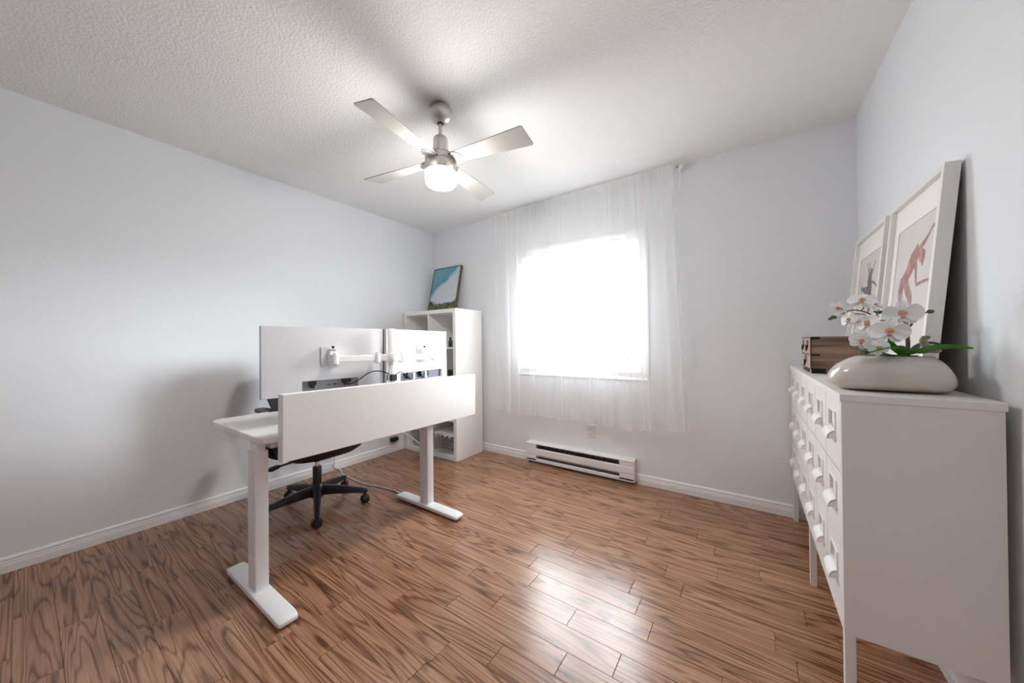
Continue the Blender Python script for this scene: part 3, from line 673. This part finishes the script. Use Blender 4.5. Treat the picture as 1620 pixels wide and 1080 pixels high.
def leaf(pts, w, m_, fold=.25):
    pl = spline(pts, 6); n = len(pl); b = MB(); rows_ = []
    for i, p in enumerate(pl):
        u = i / (n - 1); d = (pl[min(i + 1, n - 1)] - pl[max(i - 1, 0)]).normalized(); s = d.cross(Vector((0, 0, 1))).normalized(); up = s.cross(d)
        ww = w * (math.sin(PI * (.08 + .90 * u)) ** .7)
        rows_.append([p + s * ww * k + up * ww * fold * abs(k) * 1.2 + up * t_ for k, t_ in ((-1, 0), (-.5, 0), (0, 0), (.5, 0), (1, 0), (.5, -.0012), (0, -.0014), (-.5, -.0012))])
    return b.loft(rows_).build('leaf', m_, orc, smooth=70)
leaf([(3.474, 1.525, oz), P(3.52, 1.094, 1.50), P(3.555, 1.100, 1.48), P(3.597, 1.099, 1.48)], .020, 'leaf_green', .55)
leaf([(3.470, 1.520, oz), P(3.445, 1.098, 1.48), P(3.415, 1.093, 1.455), P(3.385, 1.082, 1.445)], .024, 'leaf_green', .35)
leaf([(3.465, 1.525, oz), P(3.432, 1.112, 1.50), P(3.420, 1.116, 1.49), P(3.408, 1.108, 1.48)], .018, 'leaf_green', .3)
leaf([(3.45, 1.51, oz), P(3.40, 1.086, 1.46), P(3.372, 1.090, 1.45), P(3.358, 1.088, 1.45)], .010, 'leaf_green', .2)
leaf([(3.485, 1.54, oz), P(3.505, 1.110, 1.56), P(3.530, 1.112, 1.555), P(3.552, 1.098, 1.55)], .016, 'leaf_dark', .3)
leaf([(3.455, 1.545, oz), P(3.39, 1.095, 1.60), P(3.352, 1.100, 1.62)], .007, 'leaf_dark', .2)
dr_ = thing('driftwood', 'curled piece of pale driftwood standing in the pebble vase', 'driftwood', (3.52, 1.535, oz))
MB().tube(spline([P(3.47, 1.085, 1.53), P(3.495, 1.090, 1.53), P(3.512, 1.093, 1.53), P(3.508, 1.112, 1.53), P(3.505, 1.124, 1.53), P(3.510, 1.132, 1.53), P(3.519, 1.131, 1.53)], 6), [.003] * 6 + [.006] * 6 + [.009] * 6 + [.0085] * 6 + [.0075] * 6 + [.005] * 6 + [.002], 10).build('curl', 'driftwood', dr_, smooth=60)
MB().ball(P(3.527, 1.093, 1.53), .009, 10, (1.6, .8, .8)).build('knot', 'driftwood', dr_, smooth=60)

# ------------------------------------------------------------------ small wooden chest
bx0, bx1, by0, by1, bz0, bz1 = 3.328, 3.500, 2.142, 2.444, KZ1, 1.144
wc = thing('wooden_chest', 'small brown wooden chest with three drawers and black iron corners', 'chest', ((bx0 + bx1) / 2, (by0 + by1) / 2, bz0))
MB().box(bx0 + .004, bx1, by0, by1, bz0 + .018, bz1).build('case', 'chest_wood', wc, bevel=.002)
MB().box(bx0 + .02, bx1 - .01, by0 + .004, by1 - .004, bz0 + .003, bz0 + .0178).build('plinth', 'chest_front', wc)
for x0, y0 in ((bx0 + .004, by0), (bx0 + .004, by1 - .05), (bx1 - .05, by0), (bx1 - .05, by1 - .05)):
    MB().box(x0, x0 + .05, y0, y0 + .05, bz0, bz0 + .018).build('foot', 'chest_front', wc, bevel=.002)
for y0, y1, z0, z1 in ((by0 + .010, (by0 + by1) / 2 - .003, bz0 + .094, bz1 - .008), ((by0 + by1) / 2 + .003, by1 - .010, bz0 + .094, bz1 - .008), (by0 + .010, by1 - .010, bz0 + .026, bz0 + .086)):
    dr1 = MB().box(bx0, bx0 + .010, y0, y1, z0, z1).build('drawer', 'chest_front', wc, bevel=.0015)
    yc, zc = (y0 + y1) / 2, (z0 + z1) / 2 + .008
    MB().box(bx0 - .0012, bx0, yc - .020, yc + .020, zc - .016, zc + .020).build('pull_plate', 'black_iron', dr1, bevel=.001)
    rg = [(bx0 - .0035 - .002 * math.sin(PI * i / 12), yc - .022 + .044 * i / 12, zc - .004 - .026 * math.sin(PI * i / 12)) for i in range(13)]
    MB().tube(rg, .0028, 8).build('drop_handle', 'black_iron', dr1, smooth=60)
for z in (bz1 - .012, bz0 + .084):
    for y0, y1 in ((by0 - .0015, by0), (by1, by1 + .0015)):
        MB().prism(rrect(bx0 + .002, bx0 + .036, z, z + .010, .0045), XZ, y0, y1).build('iron_strap', 'black_iron', wc)
for y0, y1 in ((by0 - .0015, by0), (by1, by1 + .0015)):
    MB().box(bx0 + .003, bx0 + .056, y0, y1, bz0 + .003, bz0 + .025).build('iron_corner', 'black_iron', wc)
for y in (by0 - .0005, by1 - .0095):
    MB().box(bx0 + .0025, bx0 + .004, y, y + .010, bz0 + .018, bz1).build('iron_edge', 'black_iron', wc)
MB().box(bx0 + .0025, bx0 + .02, by0 + .06, by1 - .06, bz0 + .004, bz0 + .0178).build('apron', 'black_iron', wc)

# ------------------------------------------------------------------ framed dancer prints leaning on the right wall
TH = math.radians(5.0)
def stroke(pts, ws, n=6):
    P2 = [Vector((p[0], p[1], 0)) for p in pts]; sp = spline([tuple(q) for q in P2], n); m_ = len(sp); vs_ = []; fs_ = []
    for i, q in enumerate(sp):
        t_ = i / (m_ - 1) * (len(ws) - 1); k_ = min(int(t_), len(ws) - 2); w = ws[k_] + (ws[k_ + 1] - ws[k_]) * (t_ - k_)
        d = (sp[min(i + 1, m_ - 1)] - sp[max(i - 1, 0)]).normalized(); nn = Vector((-d.y, d.x, 0))
        vs_ += [q + nn * w / 2, q - nn * w / 2]
    for i in range(m_ - 1): fs_.append((2 * i, 2 * i + 1, 2 * i + 3, 2 * i + 2))
    return vs_, fs_
def picture(y0, y1, label, strokes, figmat):
    hgt, dep, rail = .698, .034, .019; w = y1 - y0
    # local: y = along the wall, z = up the leaning frame, x = 0 at the back
    t = thing('picture_frame', label, 'picture', (3.557, (y0 + y1) / 2, KZ1), (0, TH, 0), 'framed prints leaning on the wall')
    hw = w / 2
    for ya, yb, za, zb in ((-hw, -hw + rail, 0, hgt), (hw - rail, hw, 0, hgt), (-hw + rail, hw - rail, 0, rail), (-hw + rail, hw - rail, hgt - rail, hgt)):
        MB().box(-dep, 0, ya, yb, za, zb).build('frame_rail', 'frame_white', t, org=(0, 0, 0), bevel=.001)
    MB().box(-.008, -.003, -hw + rail, hw - rail, rail, hgt - rail).build('backing_board', 'walnut_frame', t, org=(0, 0, 0))
    # mat board as a window: four strips round the opening
    o0, o1 = .055, .100; mt = MB(); xa, xb = -.0175, -.0145; iy, z0, z1 = hw - rail, rail, hgt - rail
    py0, py1, pz0, pz1 = -hw + .062, hw - .062, .105, hgt - .112
    mt.box(xa, xb, -iy, py0, z0, z1); mt.box(xa, xb, py1, iy, z0, z1); mt.box(xa, xb, py0, py1, z0, pz0); mt.box(xa, xb, py0, py1, pz1, z1)
    mt.build('mat_board', 'mat_board', t, org=(0, 0, 0))
    pr = MB().box(-.0145, -.0135, -iy, iy, z0, z1).build('print', 'print_paper', t, org=(0, 0, 0))
    c = (y0 + y1) / 2
    for mname, sts in strokes:
        b = MB()
        for j, (pts, ws) in enumerate(sts):
            v_, f_ = stroke([(p[0] - c, p[1]) for p in pts], ws); b.add([(-.0147 - .00004 * j, q.x, q.y) for q in v_], f_)
        b.build('dancer_figure', mname, pr, org=(0, 0, 0))
    return t
F1 = [('figure_pink', [([(1.679, .531), (1.704, .532), (1.742, .503), (1.799, .476)], [.006, .010, .016, .026]),
      ([(1.785, .466), (1.768, .445), (1.757, .412)], [.030, .052, .006]),
      ([(1.800, .482), (1.844, .444), (1.888, .400), (1.925, .375)], [.050, .070, .054, .050]),
      ([(1.830, .450), (1.812, .416), (1.803, .380), (1.794, .352)], [.022, .020, .016, .012]), ([(1.796, .350), (1.745, .354), (1.693, .356)], [.014, .012, .008]), ([(1.693, .357), (1.690, .350), (1.700, .347)], [.005, .005, .003]),
      ([(1.925, .390), (1.938, .345), (1.938, .300), (1.955, .24), (1.965, .15)], [.050, .048, .034, .026, .020]),
      ([(1.900, .385), (1.868, .338), (1.838, .305), (1.835, .24), (1.830, .16)], [.046, .040, .036, .026, .018])]),
      ('figure_line', [([(1.679, .527), (1.706, .527), (1.744, .497), (1.795, .470)], [.002, .002, .002, .002]), ([(1.82, .45), (1.804, .416), (1.790, .352), (1.745, .349), (1.695, .353)], [.002] * 5), ([(1.77, .455), (1.747, .44), (1.757, .41)], [.002, .003, .001])])]
F2 = [('figure_grey', [([(2.440, .550), (2.425, .515), (2.385, .480)], [.006, .010, .018]), ([(2.407, .548), (2.395, .520), (2.372, .490)], [.005, .008, .014]), ([(2.313, .540), (2.335, .505), (2.362, .480)], [.006, .010, .018]),
      ([(2.366, .505), (2.366, .482)], [.030, .034]), ([(2.380, .492), (2.382, .450), (2.365, .410), (2.370, .385)], [.050, .062, .060, .070]),
      ([(2.340, .440), (2.300, .428), (2.245, .404)], [.014, .010, .007]), ([(2.40, .40), (2.47, .415), (2.516, .428)], [.05, .024, .010]), ([(2.37, .40), (2.35, .33), (2.36, .22)], [.06, .045, .02]), ([(2.516, .45), (2.518, .43), (2.500, .40)], [.008, .012, .006])]),
      ('figure_line', [([(2.440, .548), (2.421, .515), (2.38, .478)], [.002] * 3), ([(2.313, .538), (2.331, .505), (2.36, .476)], [.002] * 3), ([(2.41, .48), (2.413, .44), (2.39, .40)], [.002] * 3)])]
picture(1.604, 2.078, 'white framed print of a pink bending dancer leaning behind the orchid', F1, 'figure_pink')
picture(2.142, 2.640, 'white framed print of a grey dancer with raised arms leaning behind the wooden chest', F2, 'figure_grey')

# ================================================================== CUBE BOOKSHELF
SX0, SX1, SY0, SY1, SZ = .020, .790, 2.366, 2.756, 1.470
sh = thing('cube_bookshelf', 'tall white cube bookshelf two cells wide in the room corner', 'bookshelf', ((SX0 + SX1) / 2, (SY0 + SY1) / 2, 0))
MB().box(SX0, SX0 + .038, SY0, SY1, 0, SZ - .0382).build('side_panel', 'shelf_white', sh, bevel=.001)
MB().box(SX1 - .038, SX1, SY0, SY1, 0, SZ - .0382).build('side_panel', 'shelf_white', sh, bevel=.001)
MB().box(SX0, SX1, SY0, SY1, SZ - .038, SZ).build('top_panel', 'shelf_white', sh, bevel=.001)
MB().box(SX0 + .038, SX1 - .038, SY0, SY1, 0, .038).build('bottom_panel', 'shelf_white', sh, bevel=.001)
mid = (SX0 + SX1) / 2
MB().box(mid - .008, mid + .008, SY0 + .002, SY1, .038, SZ - .038).build('divider', 'shelf_white', sh)
shz = []
for r in range(1, 4):
    z = .038 + r * (.3365 + .016) - .016; shz.append(z + .016)
    for a, c in ((SX0 + .038, mid - .008), (mid + .008, SX1 - .038)):
        MB().box(a, c, SY0 + .003, SY1, z, z + .016).build('shelf', 'shelf_white', sh)
MB().lathe([(.005, 0), (.005, .0015)], (0, 0, 0), 12).xf(Matrix.Translation((SX1, SY0 + .030, .36)) @ Matrix.Rotation(PI / 2, 4, 'Y')).build('screw_cover', 'white_plastic', sh)
# storage bins with lids in the bottom cells
def bin_(x0, x1, z0, hh, label):
    y0, y1 = SY0 + .012, SY0 + .36; t = thing('storage_bin', label, 'bin', ((x0 + x1) / 2, (y0 + y1) / 2, z0))
    g = .012; w = .003; zt = z0 + hh
    A = lambda z, ins: [(x0 + g + ins, y0 + g + ins, z), (x1 - g - ins, y0 + g + ins, z), (x1 - g - ins, y1 - g - ins, z), (x0 + g + ins, y1 - g - ins, z)]
    MB().loft([A(z0 + w, .022), A(z0, .020), A(zt, 0), A(zt, w), A(z0 + w, .023)], caps=False).build('tub', 'frosted_plastic', t)
    MB().loft([A(z0 + .0005, .0205), A(z0 + .003, .0210)]).build('tub_floor', 'frosted_plastic', t)
    ld = MB().prism(rrect(x0, x1, y0, y1, .02), XY, zt, zt + .016).build('lid', 'white_plastic', t, bevel=.004)
    MB().prism(rrect(x0 + .03, x1 - .03, y0 + .03, y1 - .03, .02), XY, zt + .016, zt + .024).build('lid_panel', 'white_plastic', ld, bevel=.003)
    for k_ in range(4):
        q = x0 + .05 + k_ * (x1 - x0 - .1) / 3
        MB().box(q - .014, q + .014, y0 - .004, y0 + .002, zt - .014, zt + .010).build('clip', 'white_plastic', ld, bevel=.002)
    return t
bin_(.445, .735, .038, .185, 'clear plastic bin of dark cables with a white lid in the bookshelf')
bin_(.085, .360, .038, .195, 'clear plastic bin of grey pouches with a white lid in the bookshelf')
for j, (x, y, z, r) in enumerate(((.540, 2.475, .052, .044), (.645, 2.475, .052, .044), (.590, 2.600, .052, .050))):
    pts = []
    for i in range(81):
        a = i / 20 * 2 * PI; rr = r * (1 + .10 * math.sin(3.3 * a + j)); pts.append((x + rr * math.cos(a), y + rr * .8 * math.sin(a), z + .006 * math.sin(a * 1.7 + j) + .024 * i / 20))
    tag(MB().tube(pts, .0075, 6).build('coiled_cable', 'cable_black', smooth=60), 'coiled black cable inside the clear bin in the bookshelf', 'cable', 'coiled cables in the clear bin')
for j, (x, m_) in enumerate(((.165, 'contents_grey'), (.275, 'port_grey'))):
    z = .042
    tag(slab(x, 2.50, .042, .06, [(.6, z), (.9, z + .01), (1, z + .05), (.9, z + .11), (.55, z + .135), (.1, z + .14)], 24, 3).build('fabric_pouch', m_, smooth=60), ('dark grey fabric pouch inside the clear bin in the bookshelf', 'light grey fabric pouch inside the clear bin in the bookshelf')[j], 'pouch', 'pouches in the clear bin')
jr = thing('glass_jar', 'small dark green jar on the upper right shelf of the bookshelf', 'jar', (.725, 2.405, shz[2]))
MB().lathe([(.020, 0), (.022, .004), (.022, .055), (.014, .066), (.014, .072)], (.725, 2.405, shz[2]), 20).build('jar_body', 'jar_green', jr, smooth=40)
MB().lathe([(.016, 0), (.016, .012)], (.725, 2.405, shz[2] + .072), 20).build('jar_lid', 'white_plastic', jr, smooth=40)
bt = thing('black_bottle', 'small black bottle next to the green jar on the bookshelf', 'bottle', (.665, 2.42, shz[2]))
MB().lathe([(.016, 0), (.018, .003), (.018, .058), (.008, .072), (.008, .086)], (.665, 2.42, shz[2]), 20).build('bottle_body', 'black_plastic', bt, smooth=40)
MB().lathe([(.010, 0), (.010, .012)], (.665, 2.42, shz[2] + .086), 20).build('cap', 'black_nylon', bt, smooth=40)
sp_ = thing('small_speaker', 'small black box on the middle right shelf of the bookshelf', 'box', (.70, 2.42, shz[1]))
MB().box(.655, .745, 2.385, 2.46, shz[1], shz[1] + .13).build('box_body', 'black_plastic', sp_, bevel=.006)
MB().box(.663, .737, 2.383, 2.385, shz[1] + .01, shz[1] + .12).build('front_grille', 'black_fabric', sp_)

# painting on top of the bookshelf
pt = math.radians(12.8)
pa = thing('canvas_painting', 'painting of blue sky, cloud and green hills in a thin brown frame', 'painting', (.280, 2.650, SZ + .0064), (-pt, 0, 0))
pw_, ph_ = .425, .536
for xa, xb, za, zb in ((-pw_/2, -pw_/2 + .006, 0, ph_), (pw_/2 - .006, pw_/2, 0, ph_), (-pw_/2 + .006, pw_/2 - .006, 0, .006), (-pw_/2 + .006, pw_/2 - .006, ph_ - .006, ph_)):
    MB().box(xa, xb, 0, .028, za, zb).build('frame_strip', 'walnut_frame', pa, org=(0, 0, 0))
MB().box(-pw_/2 + .009, pw_/2 - .009, .003, .024, .009, ph_ - .009).build('canvas', 'painted_canvas', pa, org=(0, 0, 0))

# ================================================================== BASEBOARD HEATER
ht = thing('baseboard_heater', 'white electric baseboard heater with dark grille slots under the window', 'heater', (1.84, D - .03, 0))
hx0, hx1 = 1.340, 2.340
MB().box(hx0, hx1, D - .010, D - .0005, .018, .196).build('back_plate', 'heater_white', ht)
hood = [(D - .010, .196), (D - .055, .192), (D - .068, .184), (D - .066, .179), (D - .052, .184), (D - .010, .188)]
MB().prism(hood, YZ, hx0, hx1).build('hood', 'heater_white', ht)
fc = [(D - .060, .142), (D - .066, .132), (D - .066, .086), (D - .058, .072), (D - .054, .074), (D - .060, .088), (D - .060, .130), (D - .055, .140)]
MB().prism(fc, YZ, hx0, hx1).build('front_cover', 'heater_white', ht)
lw = [(D - .058, .048), (D - .064, .042), (D - .064, .020), (D - .010, .016), (D - .010, .022), (D - .059, .024)]
MB().prism(lw, YZ, hx0, hx1).build('lower_rail', 'heater_white', ht)
for a, c in ((hx0 + .004, 1.446), (2.222, hx1 - .004)):
    MB().prism([(D - .010, .187), (D - .050, .184), (D - .064, .178), (D - .064, .030), (D - .010, .024)], YZ, a, c).build('end_cap', 'heater_white', ht)
el = MB().tube([(1.45, D - .032, .11), (2.22, D - .032, .11)], .010, 10).build('heating_element', 'heater_fins', ht)
fn_ = MB()
for i in range(64):
    x = 1.455 + i * .012; fn_.box(x, x + .0012, D - .053, D - .014, .072, .150)
fn_.build('cooling_fins', 'heater_fins', el)['kind'] = 'stuff'
MB().box(1.447, 2.221, D - .012, D - .0102, .03, .186).build('reflector', 'heater_fins', ht)
gb = MB().box(-.003, .003, -.0025, .0025, -.0195, .0195).mesh('grille_bar', 'slot_dark')
for i in range(16): inst('grille_bar', gb, ht, (1.473 + i * .048 - 1.84, -.0525 + .03, .1625))
for x in (hx0 + .02, hx1 - .03): MB().box(x, x + .012, D - .055, D - .035, 0, .0175).build('foot', 'slot_dark', ht)

# ================================================================== CURTAIN
rod = thing('curtain_rod', 'thin pale curtain rod with round finials just under the ceiling', 'curtain rod', (1.83, D, 2.27))
ry, rz_ = 2.735, 2.405
MB().tube([(.990, ry, rz_), (2.690, ry, rz_)], .008, 14).build('rod', 'frame_white', rod, smooth=50)
for x, s in ((.980, -1), (2.700, 1)):
    MB().ball((x, ry, rz_), .019, 16).build('finial', 'frame_white', rod, smooth=80)
    MB().lathe([(.013, 0), (.013, .010)], (0, 0, 0), 16).xf(Matrix.Translation((x - s * .030, ry, rz_)) @ Matrix.Rotation(PI / 2, 4, 'Y')).build('finial_ring', 'chrome', rod, smooth=50)
    bx = x - s * .018
    br = MB().box(bx - .009, bx + .009, D - .004, D - .0005, 2.270, 2.425).build('bracket', 'trim_white', rod, bevel=.001)
    MB().box(bx - .006, bx + .006, ry - .004, D - .004, rz_ - .016, rz_ - .009).build('bracket_arm', 'trim_white', br)
def curtain(name, label, xt0, xt1, xb0, xb1, pleats, seed, hem, yb=2.711):
    r_ = random.Random(seed); ph1, ph2 = r_.uniform(0, 6), r_.uniform(0, 6)
    nu, nv = 260, 36
    wid = xt1 - xt0
    def fn(u, v):
        z = 2.418 + (hem(u) - 2.418) * v
        x0 = xt0 + (xb0 - xt0) * v; x1 = xt1 + (xb1 - xt1) * v; x = x0 + (x1 - x0) * u
        g = .25 + .75 * v ** .7
        y = yb - (.014 * math.sin(2 * PI * 4.2 * u + ph1 + .5 * v) + .004 * math.sin(2 * PI * 9 * u + ph2 - .8 * v)) * g
        y += .002 * math.sin(2 * PI * 31 * u + ph1) * max(0, 1 - 5 * v)
        for (u0, wsz, k_, yo, dr) in pleats:
            wsz *= 1.5; uu = u0 + dr * v; e = (u - uu) / wsz; q = math.exp(-e * e)
            x -= 1.35 * k_ * wsz * (x1 - x0) * e * q * (.65 + .35 * v); y -= yo * q * g
        return (x, min(y, D - .026), z)
    o = MB().grid(fn, nu, nv).build(name, 'sheer_cloth', smooth=80)
    hb = MB().grid(lambda u, v: (lambda p: (p[0], p[1] - .0012, p[2] + .028 * v))(fn(u, 1 - .0142 * v)) if False else (lambda p: (p[0], p[1] - .0015, p[2]))(fn(u, 1 - .015 * v)), nu, 2).build('hem', 'sheer_cloth', o, smooth=80)
    hb2 = MB().grid(lambda u, v: (lambda p: (p[0], p[1] - .0015, p[2]))(fn(u, .0 + .022 * v)), nu, 2).build('rod_pocket', 'sheer_cloth', o, smooth=80)
    return tag(o, label, 'curtain', 'sheer curtain panels')
hemL = lambda u: .462 - .012 * math.sin(u * PI * 1.2) + .006 * math.sin(u * 17)
hemR = lambda u: .470 - .036 * math.sin(min(1, u * 1.25) * PI) + .005 * math.sin(u * 14)
curtain('sheer_curtain', 'white sheer curtain panel hanging on the bookshelf side of the window', 1.000, 2.060, 1.012, 2.085,
        [(.14, .020, 2.0, .030, .01), (.185, .016, 1.8, .022, .01), (.265, .014, 1.8, .026, .0), (.40, .010, 1.6, .018, .02), (.665, .014, 1.9, .028, .02), (.70, .010, 1.8, .016, .01), (.80, .016, 1.7, .024, .03), (.93, .010, 1.5, .016, 0)], 3, hemL)
curtain('sheer_curtain', 'white sheer curtain panel hanging on the cabinet side of the window', 2.030, 2.655, 2.050, 2.735,
        [(.16, .022, 2.0, .030, -.02), (.22, .014, 1.7, .018, -.06), (.55, .012, 1.8, .022, .01), (.60, .008, 1.5, .012, .02), (.965, .012, 1.7, .018, .0)], 11, hemR, 2.702)

# ================================================================== CEILING FAN
FX, FY = 1.697, 1.326
fan = thing('ceiling_fan', 'brushed nickel ceiling fan with four silver blades and a lit glass drum', 'ceiling fan', (FX, FY, H))
MB().lathe([(.046, 0), (.056, -.010), (.063, -.024), (.065, -.042), (.061, -.060), (.050, -.077), (.034, -.089), (.020, -.094)], (FX, FY, H - .0005), 40).build('canopy', 'brushed_nickel', fan, smooth=60)
MB().lathe([(.018, -.094), (.016, -.099)], (FX, FY, H), 20).build('rod_grommet', 'black_plastic', fan, smooth=40)
MB().lathe([(.0105, -.09), (.0105, -.178)], (FX, FY, H), 20).build('downrod', 'brushed_nickel', fan, smooth=40)
MB().lathe([(.014, -.170), (.033, -.172), (.039, -.180), (.040, -.195), (.040, -.272)], (FX, FY, H), 36).build('motor_neck', 'brushed_nickel', fan, smooth=50)
MB().lathe([(.040, -.272), (.070, -.274), (.082, -.280), (.0855, -.288), (.0855, -.316)], (FX, FY, H), 48).build('motor_housing', 'brushed_nickel', fan, smooth=50)
MB().lathe([(.079, -.314), (.079, -.320)], (FX, FY, H), 48).build('joint_ring', 'brushed_nickel', fan, smooth=50)
MB().lathe([(.0855, -.318), (.0865, -.322), (.0865, -.370), (.083, -.372)], (FX, FY, H), 48).build('light_kit', 'brushed_nickel', fan, smooth=50)
MB().lathe([(.080, -.371), (.084, -.375), (.0845, -.410), (.083, -.425), (.076, -.436), (.060, -.441), (.03, -.4425), (.004, -.443)], (FX, FY, H), 48).build('light_drum', 'lamp_glass', fan, smooth=60)
blade_pts = [(.062, -.036), (.30, -.052), (.508, -.066), (.518, -.060), (.530, .056), (.525, .066), (.30, .053), (.062, .038)]
bz = 2.140
bm_ = MB().prism(blade_pts, XY, -.003, .003).mesh('blade', 'blade_silver')
br_ = MB().prism([(.060, -.020)] + [(.085 + .052 * math.cos(t), .044 * math.sin(t)) for t in [math.radians(-75 + 150 * i / 14) for i in range(15)]] + [(.060, .020)], XY, -.009, -.0035)
br_me = br_.mesh('blade_bracket', 'brushed_nickel', smooth=40)
br2 = MB().prism([(.058, -.026)] + [(.075 + .050 * math.cos(t), .036 * math.sin(t)) for t in [math.radians(-75 + 150 * i / 14) for i in range(15)]] + [(.058, .026)], XY, .0035, .010)
br2_me = br2.mesh('bracket_cap', 'brushed_nickel', smooth=40)
for k in range(4):
    a = math.radians(9 + 90 * k)
    M = Matrix.Rotation(a, 3, 'Z') @ Matrix.Rotation(math.radians(-12), 3, 'X')
    o = inst('blade', bm_, fan, (0, 0, bz - H), M.to_euler()); md = o.modifiers.new('bevel', 'BEVEL'); md.width = .0015; md.segments = 1
    inst('blade_bracket', br_me, o); inst('bracket_cap', br2_me, o)

# ================================================================== OUTSIDE
GZ = -3.0
tag(MB().box(-40, 40, D + 1.2, 60, GZ - .2, GZ).build('bounce_yard', 'concrete'), 'unseen pale concrete yard added to bounce daylight in through the window', 'bounce_yard')['kind'] = 'structure'  # unseen ground, added pale to bounce daylight up to the ceiling
def tree(x, y, top, rx, rz_, n, label, seed):
    r_ = random.Random(seed); t = thing('leafy_tree', label, 'tree', (x, y, GZ), group='trees outside the window')
    MB().tube(spline([(x, y, GZ), (x + .05, y, GZ + 1.2), (x - .05, y + .05, top - rz_)], 5), [.16 - .008 * i for i in range(11)], 10).build('trunk', 'bark', t, smooth=60)
    cz = top - rz_; b = MB(); cl = [(Vector((r_.gauss(0, 1), r_.gauss(0, 1), r_.gauss(0, 1))).normalized() * r_.uniform(.5, .9)) for _ in range(26)]
    for i in range(n):
        c = cl[i % 26]; q = c + Vector((r_.gauss(0, .16), r_.gauss(0, .16), r_.gauss(0, .16)))
        p = Vector((x + q.x * rx, y + q.y * rx, cz + q.z * rz_)); d = Vector((r_.gauss(0, 1), r_.gauss(0, 1), r_.gauss(0, 1))).normalized(); e = d.orthogonal().normalized(); s = r_.uniform(.05, .10)
        b.add([p - d * s, p + e * s * .5, p + d * s, p - e * s * .5], [(0, 1, 2, 3)])
    f = b.build('foliage', 'tree_leaf', t); f['kind'] = 'stuff'
tree(.15, 9.6, 1.70, 1.15, 1.9, 5000, 'tall leafy tree filling the right-hand window pane', 1)
tree(-1.75, 12.2, 1.75, 1.25, 1.9, 4500, 'leafy tree seen behind the window mullion', 2)
hs = thing('neighbour_house', 'pale grey neighbouring house behind the left-hand window pane', 'house', (-5.4, 15.5, GZ))
MB().box(-8.4, -3.4, 14.0, 19.0, GZ, .55).build('siding', 'siding', hs)
MB().prism([(-8.8, .55), (-3.0, .55), (-5.9, 2.0)], XZ, 13.7, 19.3).build('roof', 'roof_grey', hs)
WZ = ((3.10, .10), (2.74, .12), (2.63, .12), (2.52, .12), (2.40, .10))
for x, lab in ((-9.0, 'wooden utility pole carrying the wires on the house side'), (5.0, 'wooden utility pole carrying the wires on the cabinet side')):
    up = thing('utility_pole', lab, 'pole', (x, 13.3, GZ))
    MB().tube([(x, 13.3, GZ), (x, 13.3, 3.6)], [.15, .11], 12).build('post', 'bark', up, smooth=50)
    for z, sag in WZ: MB().box(x - .05, x + .05, 12.92, 13.3, z - .05, z - .012).build('insulator_arm', 'bark', up)
for z, sag in WZ:
    pts = [(-9 + i * 14 / 14, 13.0, z - sag * math.sin(PI * i / 14)) for i in range(15)]
    tag(MB().tube(pts, .012, 6).build('utility_wire', 'port_grey', smooth=60), 'thin overhead utility wire crossing outside the window', 'wire', 'overhead wires outside')
